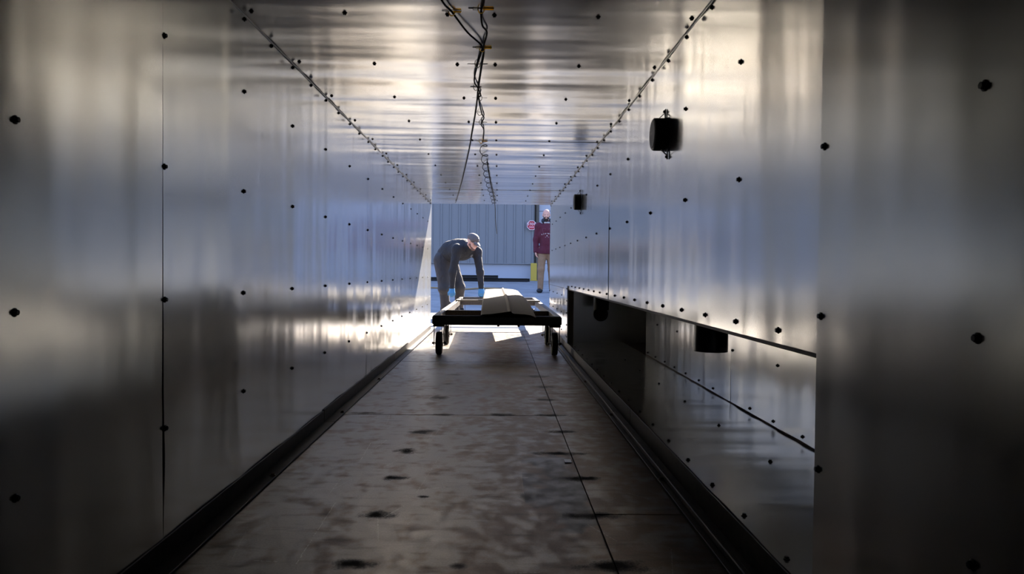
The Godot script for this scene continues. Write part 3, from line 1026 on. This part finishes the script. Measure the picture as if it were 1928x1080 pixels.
func build_cables() -> void:
	var yy := YC - 0.0085
	var runs := [
		["thick black cable crossing from the left to the first yellow tie", [[-0.23, 2.1], [-0.188, 2.40], [-0.166, 2.506], [-0.121, 2.701], [-0.074, 2.876], [-0.078, 2.96], [-0.096, 3.143], [-0.118, 3.387], [-0.103, 3.563], [-0.095, 3.67], [-0.108, 3.761], [-0.099, 4.087], [-0.090, 4.228], [-0.109, 4.381], [-0.098, 4.612], [-0.112, 4.99]], 0.0034],
		["long black cable running down the ceiling to the open end", [[-0.045, 2.1], [-0.055, 2.393], [-0.066, 2.49], [-0.065, 2.623], [-0.050, 2.721], [-0.066, 2.876], [-0.066, 2.973], [-0.078, 3.141], [-0.093, 3.385], [-0.106, 3.585], [-0.131, 4.062], [-0.180, 4.781], [-0.214, 5.302], [-0.287, 6.259], [-0.387, 7.544], [-0.534, 9.279], [-0.56, 9.5]], 0.0034]]
	for r in runs:
		var pts := []
		var k := 0
		for q in r[1]:
			pts.append(W(q[0], yy - (0.006 if k % 2 == 1 else 0.0), q[1]))
			k += 1
		var c := part(self, numbered("cable"), tube(pts, r[2], 8, 5), M.cable)
		tag(c, r[0], "cable", "cables on the ceiling")
	# thin coiled wire beyond the ceiling joint, with its tail hanging out of the opening
	var coil := []
	var d := 4.99
	var k := 0
	while d < 9.6:
		var xc := -0.112 + 0.05 * smoothstep(6.5, 9.6, d)
		var a := k * 1.25
		coil.append(W(xc + 0.028 * sin(a), yy - 0.012 - 0.010 * cos(a), d + 0.07 * cos(a)))
		d += 0.085
		k += 1
	var cw := part(self, numbered("wire"), tube(coil, 0.0028, 6, 3), M.cable)
	tag(cw, "thin loosely coiled dark wire along the far ceiling", "wire")
	var tail := [W(-0.098, yy - 0.004, 5.9), W(-0.085, yy - 0.012, 7.2), W(-0.062, yy - 0.012, 8.6), W(-0.052, yy - 0.02, 9.6), W(-0.048, 0.80, 9.80), W(-0.042, 0.66, 9.83), W(-0.022, 0.49, 9.82)]
	var tw := part(self, numbered("wire"), tube(tail, 0.004, 6, 6), M.cable)
	tag(tw, "thin dark wire with its tail hanging down in the open end", "wire")
	# ties and clips: centre x, depth, width, amber or grey
	var ties := [[-0.166, 2.523, 0.066, 0.35, true], [-0.066, 2.494, 0.086, 0.55, true], [-0.072, 2.927, 0.076, 0.45, true], [-0.097, 3.16, 0.086, 0.0, false], [-0.116, 3.554, 0.052, 0.0, false], [-0.102, 3.771, 0.074, 0.0, false], [-0.112, 4.126, 0.045, 0.0, false], [-0.110, 4.391, 0.07, 0.0, false], [-0.125, 5.02, 0.09, 0.5, true]]
	var tl := ["yellow cable tie where the left cable meets the row of screws", "orange cable tie beside a screw at the near end of the cables", "yellow cable tie where the two cables meet", "grey clip strip level with a screw row, first beyond the yellow tie", "short grey clip strip, second beyond the yellow tie where cables meet", "grey clip strip level with a screw row, third beyond the yellow tie", "shortest grey clip strip, fourth beyond the yellow tie where cables meet", "grey clip strip level with a screw row, next before the orange tie", "orange cable tie on the crosswise ceiling joint"]
	for i in ties.size():
		var q: Array = ties[i]
		var lb: String = tl[i] if tl[i] else "thin grey clip strip holding the cables to the ceiling"
		var t := thing("cable_tie", W(q[0], YC - 0.0015, q[1]), lb, "cable tie", "cable ties on the ceiling")
		var w: float = q[2]
		part(t, "strip", box_mesh(Vector3(w, 0.0015, 0.005), 0.0005), M.tie_grey)
		var loop := []
		for a in 7:
			var th := PI * a / 6.0
			loop.append(Vector3(cos(th) * 0.011, -sin(th) * 0.016, 0))
		part(t, "loop", tube(loop, 0.002, 6, 2), M.amber if q[4] else M.tie_white)
		if q[4]:
			part(t, "tab", box_mesh(Vector3(w * 0.42, 0.0045, 0.004), 0.0004), M.amber, Vector3(w * 0.27, -0.003, 0))
			part(t, "head", box_mesh(Vector3(w * 0.20, 0.0045, 0.004), 0.0004), M.tie_white, Vector3(-w * 0.22, -0.003, 0))

func build_small_things() -> void:
	var p := part(self, "paper_label", box_mesh(Vector3(0.028, 0.0012, 0.05), 0.0002), M.white, W(0.296, YF + 0.0022, 3.037))
	tag(p, "small white paper label lying on the floor by the long joint", "label")

# ---------------------------------------------------------------- people
# A distance field of tapered capsules ["c", a, b, ra, rb] and ellipsoids ["e", centre, radii],
# joined by a smooth minimum and meshed as surface nets.

func sdf_mesh(shapes: Array, cell: float, k: float, st: SurfaceTool, xf := Transform3D(), cut := Plane(), use_cut := false) -> void:
	var lo := Vector3(1e9, 1e9, 1e9)
	var hi := -lo
	for s in shapes:
		if s[0] == "c":
			for q in [[s[1], s[3]], [s[2], s[4]]]:
				lo = lo.min(q[0] - Vector3.ONE * q[1])
				hi = hi.max(q[0] + Vector3.ONE * q[1])
		else:
			lo = lo.min(s[1] - s[2])
			hi = hi.max(s[1] + s[2])
	lo -= Vector3.ONE * (k + cell * 3)
	hi += Vector3.ONE * (k + cell * 3)
	var n := Vector3i(((hi - lo) / cell).ceil()) + Vector3i.ONE
	var f := PackedFloat32Array()
	f.resize(n.x * n.y * n.z)
	f.fill(1.0)
	var sy := n.x
	var sz := n.x * n.y
	var pad := k + cell * 2.5
	for s in shapes:
		var is_c: bool = s[0] == "c"
		var a: Vector3 = s[1]
		var b: Vector3 = s[2]
		var ra: float = s[3] if is_c else 0.0
		var rb: float = s[4] if is_c else 0.0
		var blo: Vector3 = ((a - Vector3.ONE * ra).min(b - Vector3.ONE * rb) if is_c else a - b) - Vector3.ONE * pad
		var bhi: Vector3 = ((a + Vector3.ONE * ra).max(b + Vector3.ONE * rb) if is_c else a + b) + Vector3.ONE * pad
		var i0 := Vector3i(((blo - lo) / cell).floor()).max(Vector3i.ZERO)
		var i1 := Vector3i(((bhi - lo) / cell).ceil()).min(n - Vector3i.ONE)
		var ab := b - a
		var inv := 1.0 / maxf(ab.length_squared(), 1e-9)
		var rmin := minf(b.x, minf(b.y, b.z))
		for z in range(i0.z, i1.z + 1):
			for y in range(i0.y, i1.y + 1):
				var row := z * sz + y * sy
				for x in range(i0.x, i1.x + 1):
					var p := lo + Vector3(x, y, z) * cell
					var d: float
					if is_c:
						var t := clampf((p - a).dot(ab) * inv, 0.0, 1.0)
						d = (p - a - ab * t).length() - lerpf(ra, rb, t)
					else:
						var q := (p - a) / b
						var l := q.length()
						var l2 := (q / b).length()
						d = l * (l - 1.0) / l2 if l2 > 1e-6 else -rmin
					var i := row + x
					var e := f[i]
					var h := maxf(k - absf(e - d), 0.0) / k
					f[i] = minf(e, d) - h * h * k * 0.25
	if use_cut:
		for z in n.z:
			for y in n.y:
				for x in n.x:
					var i := z * sz + y * sy + x
					f[i] = maxf(f[i], cut.distance_to(lo + Vector3(x, y, z) * cell))
	# surface nets
	var id := {}
	var verts := PackedVector3Array()
	var corner := [0, 1, sy, sy + 1, sz, sz + 1, sz + sy, sz + sy + 1]
	var offs := [Vector3(0, 0, 0), Vector3(1, 0, 0), Vector3(0, 1, 0), Vector3(1, 1, 0), Vector3(0, 0, 1), Vector3(1, 0, 1), Vector3(0, 1, 1), Vector3(1, 1, 1)]
	var edges := [[0, 1], [2, 3], [4, 5], [6, 7], [0, 2], [1, 3], [4, 6], [5, 7], [0, 4], [1, 5], [2, 6], [3, 7]]
	var near := cell * 2.0
	for z in n.z - 1:
		for y in n.y - 1:
			for x in n.x - 1:
				var i := z * sz + y * sy + x
				if absf(f[i]) > near: continue
				var neg := 0
				for c in 8:
					if f[i + corner[c]] < 0.0: neg += 1
				if neg == 0 or neg == 8: continue
				var sum := Vector3.ZERO
				var m := 0
				for e in edges:
					var va := f[i + corner[e[0]]]
					var vb := f[i + corner[e[1]]]
					if (va < 0.0) != (vb < 0.0):
						sum += (offs[e[0]] as Vector3).lerp(offs[e[1]], va / (va - vb))
						m += 1
				id[i] = verts.size()
				verts.append(lo + (Vector3(x, y, z) + sum / m) * cell)
	var steps := [1, sy, sz]
	var tris := PackedInt32Array()
	for i in id:
		for ax in 3:
			var j: int = i + steps[ax]
			if (f[i] < 0.0) == (f[j] < 0.0): continue
			var su: int = steps[(ax + 1) % 3]
			var sv: int = steps[(ax + 2) % 3]
			if not (id.has(i - su) and id.has(i - sv) and id.has(i - su - sv)): continue
			var q := [id[i], id[i - su], id[i - su - sv], id[i - sv]]
			if f[i] < 0.0: q.reverse()
			tris.append_array(PackedInt32Array([q[0], q[1], q[2], q[0], q[2], q[3]]))
	st.set_smooth_group(1)
	for i in range(0, tris.size(), 3):
		st.add_vertex(xf * verts[tris[i]])
		st.add_vertex(xf * verts[tris[i + 1]])
		st.add_vertex(xf * verts[tris[i + 2]])

func sdf_part(parent: Node, called: String, shapes: Array, cell: float, k: float, m: Material, xf := Transform3D(), cut := Plane(), use_cut := false) -> MeshInstance3D:
	var st := st_new()
	sdf_mesh(shapes, cell, k, st, xf, cut, use_cut)
	return part(parent, called, done(st), m)

# Head shapes in head axes: x to the person's left, y up, z forward; origin at mid-head.
func head_shapes() -> Array:
	return [
		["e", Vector3(0, 0.030, -0.012), Vector3(0.074, 0.088, 0.094)],
		["e", Vector3(0, -0.035, 0.020), Vector3(0.060, 0.080, 0.066)],
		["c", Vector3(-0.042, -0.060, 0.010), Vector3(-0.014, -0.098, 0.062), 0.024, 0.018],
		["c", Vector3(0.042, -0.060, 0.010), Vector3(0.014, -0.098, 0.062), 0.024, 0.018],
		["c", Vector3(0, 0.000, 0.086), Vector3(0, -0.036, 0.104), 0.009, 0.013],
		["c", Vector3(-0.014, -0.042, 0.088), Vector3(0.014, -0.042, 0.088), 0.008, 0.008],
		["c", Vector3(-0.034, 0.016, 0.072), Vector3(0.034, 0.016, 0.072), 0.011, 0.011],
		["c", Vector3(-0.020, -0.066, 0.078), Vector3(0.020, -0.066, 0.078), 0.007, 0.007],
		["c", Vector3(-0.017, -0.077, 0.076), Vector3(0.017, -0.077, 0.076), 0.008, 0.008],
		["e", Vector3(-0.076, -0.010, -0.008), Vector3(0.010, 0.031, 0.019)],
		["e", Vector3(0.076, -0.010, -0.008), Vector3(0.010, 0.031, 0.019)]]

# A hand in its own axes: wrist at the origin, fingers towards -y, palm facing +z; side = 1 puts the thumb on +x.
func hand_shapes(side: float, curl: float, fat := 1.0) -> Array:
	var out := [["c", Vector3(-0.020, -0.010, 0), Vector3(-0.024, -0.080, 0.004), 0.018 * fat, 0.016 * fat], ["c", Vector3(0.020, -0.010, 0), Vector3(0.024, -0.080, 0.004), 0.018 * fat, 0.016 * fat], ["c", Vector3(0, -0.005, 0), Vector3(0, -0.080, 0.002), 0.020 * fat, 0.015 * fat]]
	var lens := [0.070, 0.080, 0.074, 0.058]
	for i in 4:
		var x := side * (0.030 - 0.020 * i)
		var p := Vector3(x, -0.086 + 0.004 * absf(i - 1.3), 0.004)
		var a := curl * 0.55
		var r := 0.0092 * fat
		for j in 3:
			var l: float = lens[i] * [0.46, 0.31, 0.23][j]
			var q := p + Vector3(0, -cos(a), sin(a)) * l
			out.append(["c", p, q, r, r * 0.92])
			p = q
			r *= 0.92
			a += curl * 0.95
	var t0 := Vector3(side * 0.026, -0.024, 0.008)
	var t1 := t0 + Vector3(side * 0.030, -0.030, 0.016)
	var t2 := t1 + Vector3(side * 0.006, -0.030, 0.018)
	out.append(["c", t0, t1, 0.014 * fat, 0.011 * fat])
	out.append(["c", t1, t2, 0.011 * fat, 0.009 * fat])
	return out

func frame(forward: Vector3, up: Vector3) -> Basis:
	var z := forward.normalized()
	var x := up.cross(z).normalized()
	return Basis(x, z.cross(x), z)

func eyes(parent: Node, hx: Transform3D) -> void:
	for s in [-1.0, 1.0]:
		var e := part(parent, "eye", lathe([[0.0, -0.011], [0.007, -0.0085], [0.011, 0.0], [0.007, 0.0085], [0.0, 0.011]], 12, Vector3.BACK, 1), M.eye, hx * Vector3(s * 0.031, 0.0, 0.074), hx.basis)
		part(e, "iris", lathe([[0.0065, 0.0085], [0.004, 0.0108], [0.0, 0.0115]], 10, Vector3.BACK, 1), M.iris)

func build_worker() -> void:
	var o := W(-0.75, ground_y(12.1), 12.1)
	var t := thing("person", o, "person in black long-sleeved shirt, cap and blue gloves bending over the cart", "person")
	var J := {
		"hipR": Vector3(-0.930, 0.150, 12.05), "kneeR": Vector3(-0.872, -0.280, 11.95), "ankR": Vector3(-0.853, -0.690, 12.10),
		"hipL": Vector3(-0.785, 0.150, 12.20), "kneeL": Vector3(-0.625, -0.272, 12.10), "ankL": Vector3(-0.649, -0.690, 12.35),
		"pelv": Vector3(-0.868, 0.205, 12.13), "waist": Vector3(-0.781, 0.290, 12.05), "chest": Vector3(-0.575, 0.330, 11.85), "neck": Vector3(-0.452, 0.375, 11.70),
		"head": Vector3(-0.404, 0.449, 11.60), "shR": Vector3(-0.650, 0.330, 11.68), "elR": Vector3(-0.719, -0.029, 11.66), "wrR": Vector3(-0.728, -0.290, 11.70),
		"shL": Vector3(-0.345, 0.298, 11.85), "elL": Vector3(-0.287, -0.024, 11.75), "wrL": Vector3(-0.266, -0.292, 11.72)}
	for q in J.keys():
		J[q] = W(J[q].x, J[q].y, J[q].z) - o
	var hb := frame(Vector3(0.72, -0.42, 0.56), Vector3(0.25, 1.0, 0.1))
	var hx := Transform3D(hb, J.head)
	# body, skin
	var skin := [
		["c", J.pelv, J.waist, 0.115, 0.105], ["c", J.waist, J.chest, 0.105, 0.115], ["c", J.chest, J.neck, 0.115, 0.055], ["c", J.neck, hx * Vector3(0, -0.03, -0.02), 0.056, 0.052],
		["c", J.hipR, J.kneeR, 0.080, 0.055], ["c", J.kneeR, J.ankR, 0.055, 0.040], ["c", J.hipL, J.kneeL, 0.080, 0.055], ["c", J.kneeL, J.ankL, 0.055, 0.040],
		["c", J.chest, J.shR, 0.09, 0.055], ["c", J.chest, J.shL, 0.09, 0.055],
		["c", J.shR, J.elR, 0.050, 0.040], ["c", J.elR, J.wrR, 0.040, 0.028], ["c", J.shL, J.elL, 0.050, 0.040], ["c", J.elL, J.wrL, 0.040, 0.028]]
	var st := st_new()
	sdf_mesh(skin, 0.014, 0.05, st)
	sdf_mesh(head_shapes(), 0.005, 0.018, st, hx)
	part(t, "body", done(st), M.skin)
	# shirt
	var coll := (J.neck as Vector3).lerp(J.head, 0.10)
	var back := (J.waist as Vector3).lerp(J.chest, 0.55) + Vector3(0.0, 0.055, -0.03)
	sdf_part(t, "shirt", [
		["c", J.pelv + Vector3(0.02, 0.03, 0.01), J.waist, 0.150, 0.155], ["c", J.waist, J.chest, 0.155, 0.165], ["c", J.chest, J.neck, 0.160, 0.078], ["c", J.neck, coll, 0.070, 0.062],
		["c", J.pelv + Vector3(0.0, 0.065, 0.0), J.waist + Vector3(0, 0.045, 0), 0.125, 0.135], ["c", J.waist + Vector3(0, 0.045, 0), back, 0.135, 0.135], ["c", back, J.chest + Vector3(0.03, 0.045, 0), 0.135, 0.125],
		["c", J.chest, J.shR, 0.130, 0.086], ["c", J.chest, J.shL, 0.130, 0.080],
		["c", J.shR, J.elR, 0.078, 0.056], ["c", J.elR, J.wrR, 0.056, 0.042], ["c", J.shL, J.elL, 0.074, 0.055], ["c", J.elL, J.wrL, 0.055, 0.042]], 0.011, 0.045, M.shirt)
	var lg := part(t, "chest_logo", leaf_logo(), M.tie_grey, J.chest + Vector3(0.150, -0.100, 0.165), frame(Vector3(0.30, -0.35, 0.9), Vector3.UP))
	lg.set_meta("label", "small pale grey chest logo")
	# trousers
	sdf_part(t, "trousers", [
		["c", J.pelv + Vector3(-0.01, -0.02, 0), (J.pelv as Vector3).lerp(J.waist, 0.45) + Vector3(0, 0.01, 0), 0.165, 0.150],
		["c", J.hipR, J.kneeR, 0.124, 0.088], ["c", J.kneeR, J.ankR, 0.082, 0.070], ["c", J.hipL, J.kneeL, 0.112, 0.080], ["c", J.kneeL, J.ankL, 0.080, 0.070],
		["e", J.kneeR + Vector3(0.0, -0.03, 0.03), Vector3(0.085, 0.05, 0.08)], ["e", J.ankR + Vector3(0, 0.06, 0), Vector3(0.082, 0.03, 0.08)], ["e", J.ankR + Vector3(0.01, 0.15, 0), Vector3(0.08, 0.03, 0.082)]], 0.012, 0.05, M.trousers)
	# shoes
	for q in [[J.ankR, Vector3(0.35, 0, 0.9)], [J.ankL, Vector3(0.5, 0, 0.8)]]:
		var a: Vector3 = q[0]
		var f: Vector3 = (q[1] as Vector3).normalized()
		var gy := ground_y(12.1) + EYE - o.y
		var base := Vector3(a.x, gy + 0.042, a.z)
		sdf_part(t, "shoe", [["c", base - f * 0.05, base + f * 0.10, 0.044, 0.042], ["c", base + f * 0.10, base + f * 0.16, 0.042, 0.036], ["c", base, a + Vector3(0, 0.02, 0), 0.046, 0.050]], 0.011, 0.03, M.shoe)
	# gloves closed over the end beam of the cart
	for q in [[J.wrR, 1.0, Vector3(0.10, -0.82, 0.52)], [J.wrL, -1.0, Vector3(-0.02, -0.82, 0.52)]]:
		var down: Vector3 = -(q[2] as Vector3).normalized()
		var pz := Vector3(0, -0.5, -0.85)
		pz = (pz - down * pz.dot(down)).normalized()
		var b := Basis(down.cross(pz), down, pz)
		var hs := hand_shapes(q[1], 1.15, 1.38)
		hs.append(["c", Vector3(0, 0.05, 0), Vector3(0, -0.02, 0), 0.042, 0.036])
		sdf_part(t, "glove", hs, 0.005, 0.012, M.glove, Transform3D(b, q[0]))
	# cap, glasses, stubble
	var cp := sdf_part(t, "cap", [["e", Vector3(0, 0.058, -0.014), Vector3(0.086, 0.074, 0.104)], ["c", Vector3(-0.06, 0.040, 0.03), Vector3(0.06, 0.040, 0.03), 0.028, 0.028]], 0.006, 0.03, M.cap, hx)
	part(cp, "visor", visor(), M.cap, hx * Vector3(0, 0.036, 0.070), hx.basis * Basis(Vector3.RIGHT, 0.22))
	part(cp, "badge", box_mesh(Vector3(0.03, 0.02, 0.004), 0.001), M.tie_grey, hx * Vector3(0, 0.085, 0.083), hx.basis * Basis(Vector3.RIGHT, -0.5))
	var gl := Node3D.new()
	gl.name = "sunglasses"
	t.add_child(gl)
	gl.transform = hx
	for s in [-1.0, 1.0]:
		var l := st_new()
		add_box(l, Vector3(s * 0.032, 0.000, 0.090), Vector3(0.056, 0.036, 0.006), 0.003, Basis(Vector3.UP, s * 0.22))
		part(gl, "lens", done(l), M.lens)
		var te := st_new()
		add_box(te, Vector3(s * 0.069, 0.006, 0.035), Vector3(0.004, 0.007, 0.10), 0.001)
		part(gl, "temple", done(te), M.lens)
	sdf_part(t, "stubble", [["c", Vector3(-0.046, -0.050, 0.012), Vector3(-0.016, -0.096, 0.062), 0.0265, 0.0225], ["c", Vector3(0.046, -0.050, 0.012), Vector3(0.016, -0.096, 0.062), 0.0265, 0.0225], ["c", Vector3(-0.016, -0.096, 0.062), Vector3(0.016, -0.096, 0.062), 0.022, 0.022]], 0.005, 0.014, M.stubble, hx)

func visor() -> ArrayMesh:
	var st := st_new()
	var rings := []
	for i in 9:
		var k := float(i) / 8
		var ring := PackedVector3Array()
		for top in 2:
			for j in 11:
				var jj := j if top == 0 else 10 - j
				var a := lerpf(-1.15, 1.15, jj / 10.0)
				var r := 0.080 + 0.0 * k
				var x := sin(a) * r * (1.0 - 0.10 * k)
				var z := (cos(a) - 0.42) * r * 0.4 + k * 0.075 * sqrt(maxf(0.0, 1.0 - pow(a / 1.25, 2.0)))
				ring.append(Vector3(x, -x * x * 3.2 - 0.10 * k * k * 0.2 - (0.004 if top == 1 else 0.0), z))
		rings.append(ring)
	add_rings(st, rings, true, true, true, -1)
	return done(st)

func leaf_logo() -> ArrayMesh:
	var st := st_new()
	var a := PackedVector3Array()
	var b := PackedVector3Array()
	for q in [[-0.022, -0.012], [-0.010, 0.008], [0.012, 0.028], [0.020, 0.012], [0.010, -0.022], [-0.004, -0.020]]:
		a.append(Vector3(q[0], q[1], 0))
		b.append(Vector3(q[0], q[1], 0.003))
	a.reverse()
	b.reverse()
	add_rings(st, [a, b], true, true, true, -1)
	return done(st)

func build_bystander() -> void:
	var o := W(1.04, ground_y(16.0), 16.0)
	var t := thing("person", o, "bearded person in maroon hoodie and tan trousers standing in the yard", "person")
	var J := {
		"ankR": Vector3(-0.125, 0.09, 0.0), "kneeR": Vector3(-0.115, 0.50, 0.03), "hipR": Vector3(-0.085, 0.92, 0.0),
		"ankL": Vector3(0.13, 0.09, -0.05), "kneeL": Vector3(0.11, 0.50, 0.0), "hipL": Vector3(0.085, 0.92, 0.0),
		"pelv": Vector3(0, 0.97, 0), "waist": Vector3(0, 1.10, 0.005), "chest": Vector3(0, 1.32, 0.0), "neck": Vector3(0, 1.50, -0.005),
		"shR": Vector3(-0.175, 1.43, -0.01), "elR": Vector3(-0.225, 1.14, -0.02), "wrR": Vector3(-0.235, 0.89, 0.03),
		"shL": Vector3(0.175, 1.43, -0.01), "elL": Vector3(0.225, 1.14, -0.02), "wrL": Vector3(0.235, 0.89, 0.03)}
	var hx := Transform3D(frame(Vector3(-0.06, -0.05, 1.0), Vector3.UP), Vector3(-0.012, 1.675, 0.015))
	var skin := [
		["c", J.pelv, J.waist, 0.110, 0.100], ["c", J.waist, J.chest, 0.100, 0.115], ["c", J.chest, J.neck, 0.115, 0.055], ["c", J.neck, hx * Vector3(0, -0.04, -0.02), 0.056, 0.052],
		["c", J.hipR, J.kneeR, 0.080, 0.052], ["c", J.kneeR, J.ankR, 0.052, 0.040], ["c", J.hipL, J.kneeL, 0.080, 0.052], ["c", J.kneeL, J.ankL, 0.052, 0.040],
		["c", J.chest, J.shR, 0.09, 0.055], ["c", J.chest, J.shL, 0.09, 0.055],
		["c", J.shR, J.elR, 0.050, 0.040], ["c", J.elR, J.wrR, 0.040, 0.028], ["c", J.shL, J.elL, 0.050, 0.040], ["c", J.elL, J.wrL, 0.040, 0.028]]
	var st := st_new()
	sdf_mesh(skin, 0.014, 0.05, st)
	sdf_mesh(head_shapes(), 0.005, 0.018, st, hx)
	sdf_mesh(hand_shapes(1.0, 0.45), 0.005, 0.012, st, Transform3D(Basis(Vector3.UP, 1.2) * Basis(Vector3.RIGHT, -0.15), J.wrR))
	sdf_mesh(hand_shapes(-1.0, 0.45), 0.005, 0.012, st, Transform3D(Basis(Vector3.UP, -1.2) * Basis(Vector3.RIGHT, -0.15), J.wrL))
	part(t, "body", done(st), M.skin)
	eyes(t, hx)
	sdf_part(t, "beard", [["c", Vector3(-0.050, -0.040, 0.015), Vector3(-0.018, -0.108, 0.066), 0.022, 0.026], ["c", Vector3(0.050, -0.040, 0.015), Vector3(0.018, -0.108, 0.066), 0.022, 0.026], ["c", Vector3(-0.024, -0.052, 0.084), Vector3(0.024, -0.052, 0.084), 0.010, 0.010], ["e", Vector3(0, -0.125, 0.055), Vector3(0.038, 0.034, 0.032)], ["c", Vector3(-0.026, -0.090, 0.068), Vector3(0.026, -0.090, 0.068), 0.020, 0.020], ["c", Vector3(-0.034, -0.058, 0.074), Vector3(-0.026, -0.090, 0.068), 0.012, 0.014], ["c", Vector3(0.034, -0.058, 0.074), Vector3(0.026, -0.090, 0.068), 0.012, 0.014]], 0.006, 0.014, M.hair, hx)
	var hd := sdf_part(t, "hoodie", [
		["c", Vector3(0, 0.93, 0), J.waist, 0.135, 0.138], ["c", Vector3(-0.05, 0.91, 0), Vector3(0.05, 0.91, 0), 0.135, 0.135], ["c", J.waist, J.chest, 0.138, 0.140], ["c", Vector3(-0.08, 1.25, 0), Vector3(0.08, 1.25, 0), 0.12, 0.12], ["c", J.chest, J.neck, 0.140, 0.080],
		["c", J.chest, J.shR, 0.115, 0.078], ["c", J.chest, J.shL, 0.115, 0.078],
		["c", J.shR, J.elR, 0.076, 0.064], ["c", J.elR, J.wrR, 0.064, 0.050], ["c", J.shL, J.elL, 0.076, 0.064], ["c", J.elL, J.wrL, 0.064, 0.050],
		["c", Vector3(-0.06, 0.85, 0), Vector3(0.06, 0.85, 0), 0.128, 0.128]], 0.012, 0.04, M.hoodie, Transform3D(), Plane(Vector3.DOWN, -0.835), true)
	var hem := []
	for i in 24:
		var a := TAU * i / 24.0
		hem.append(["c", Vector3(cos(a) * 0.168, 0.852, sin(a) * 0.112), Vector3(cos(a + TAU / 24) * 0.168, 0.852, sin(a + TAU / 24) * 0.112), 0.020, 0.020])
	sdf_part(hd, "hem_band", hem, 0.010, 0.01, M.hoodie)
	sdf_part(t, "hood", [["c", Vector3(-0.075, 1.53, 0.05), Vector3(-0.060, 1.56, -0.08), 0.030, 0.045], ["c", Vector3(0.075, 1.53, 0.05), Vector3(0.060, 1.56, -0.08), 0.030, 0.045], ["c", Vector3(-0.06, 1.55, -0.09), Vector3(0.06, 1.55, -0.09), 0.05, 0.05]], 0.010, 0.03, M.hood_lining)
	sdf_part(t, "undershirt", [["c", Vector3(-0.045, 1.505, 0.062), Vector3(0.045, 1.505, 0.062), 0.022, 0.022]], 0.008, 0.02, M.grey_shirt)
	sdf_part(t, "trousers", [
		["c", Vector3(-0.04, 0.93, 0), Vector3(0.04, 0.93, 0), 0.118, 0.118],
		["c", J.hipR, J.kneeR, 0.105, 0.074], ["c", J.kneeR, J.ankR, 0.074, 0.062], ["c", J.hipL, J.kneeL, 0.105, 0.074], ["c", J.kneeL, J.ankL, 0.074, 0.062]], 0.012, 0.035, M.khaki)
	for q in [[J.ankR, Vector3(-0.35, 0, 0.93)], [J.ankL, Vector3(0.3, 0, 0.95)]]:
		var a: Vector3 = q[0]
		var f: Vector3 = (q[1] as Vector3).normalized()
		var base := Vector3(a.x, 0.040, a.z)
		sdf_part(t, "shoe", [["c", base - f * 0.05, base + f * 0.10, 0.042, 0.040], ["c", base + f * 0.10, base + f * 0.16, 0.040, 0.034], ["c", base, a, 0.044, 0.048]], 0.010, 0.03, M.shoe)
	# chest print: outlined letter with an arched word across it
	var pr := Node3D.new()
	pr.name = "chest_print"
	t.add_child(pr)
	pr.set_meta("label", "pale outlined letter with a small arched word on the chest")
	var zf := func(x: float, y: float) -> float:
		return 0.148 - 1.6 * x * x - 0.10 * absf(y - 1.27)
	var outl := [[-0.095, 1.375], [-0.035, 1.375], [-0.035, 1.345], [0.0, 1.345], [0.035, 1.345], [0.035, 1.375], [0.095, 1.375], [0.095, 1.335], [0.045, 1.15], [-0.045, 1.15], [-0.095, 1.335], [-0.095, 1.375]]
	var bt := st_new()
	for i in outl.size() - 1:
		for k in 4:
			var a := Vector2(outl[i][0], outl[i][1]).lerp(Vector2(outl[i + 1][0], outl[i + 1][1]), k / 4.0)
			var b := Vector2(outl[i][0], outl[i][1]).lerp(Vector2(outl[i + 1][0], outl[i + 1][1]), (k + 1) / 4.0)
			var va := Vector3(a.x, a.y, zf.call(a.x, a.y))
			var vb := Vector3(b.x, b.y, zf.call(b.x, b.y))
			var dirv := (vb - va).normalized()
			var sdv := dirv.cross(Vector3.BACK).normalized()
			add_box(bt, (va + vb) * 0.5, Vector3((vb - va).length() + 0.002, 0.004, 0.004), 0.0005, Basis(dirv, -sdv, dirv.cross(-sdv)))
	part(pr, "letter_outline", done(bt), mat(Color(0.50, 0.28, 0.34), 0.8))
	var word := "VIKINGS"
	for i in word.length():
		var x := (i - 3) * 0.036
		var y := 1.268 - 1.0 * x * x * 2.0
		var tm := TextMesh.new()
		tm.text = word[i]
		tm.font = SystemFont.new()
		tm.font.font_names = PackedStringArray(["Droid Sans"])
		tm.font.font_weight = 700
		tm.font_size = 24
		tm.pixel_size = 0.0014
		tm.depth = 0.004
		part(pr, "print_letter", tm, M.print, Vector3(x, y, zf.call(x, y) + 0.002), Basis(Vector3.UP, x * 3.0) * Basis(Vector3.BACK, -x * 1.6))
	part(pr, "small_emblem", box_mesh(Vector3(0.03, 0.012, 0.004), 0.001), M.print, Vector3(0, 1.218, zf.call(0.0, 1.218)))
	part(pr, "small_word", box_mesh(Vector3(0.065, 0.020, 0.004), 0.001), mat(Color(0.62, 0.50, 0.54), 0.8), Vector3(0, 1.188, zf.call(0.0, 1.188)))
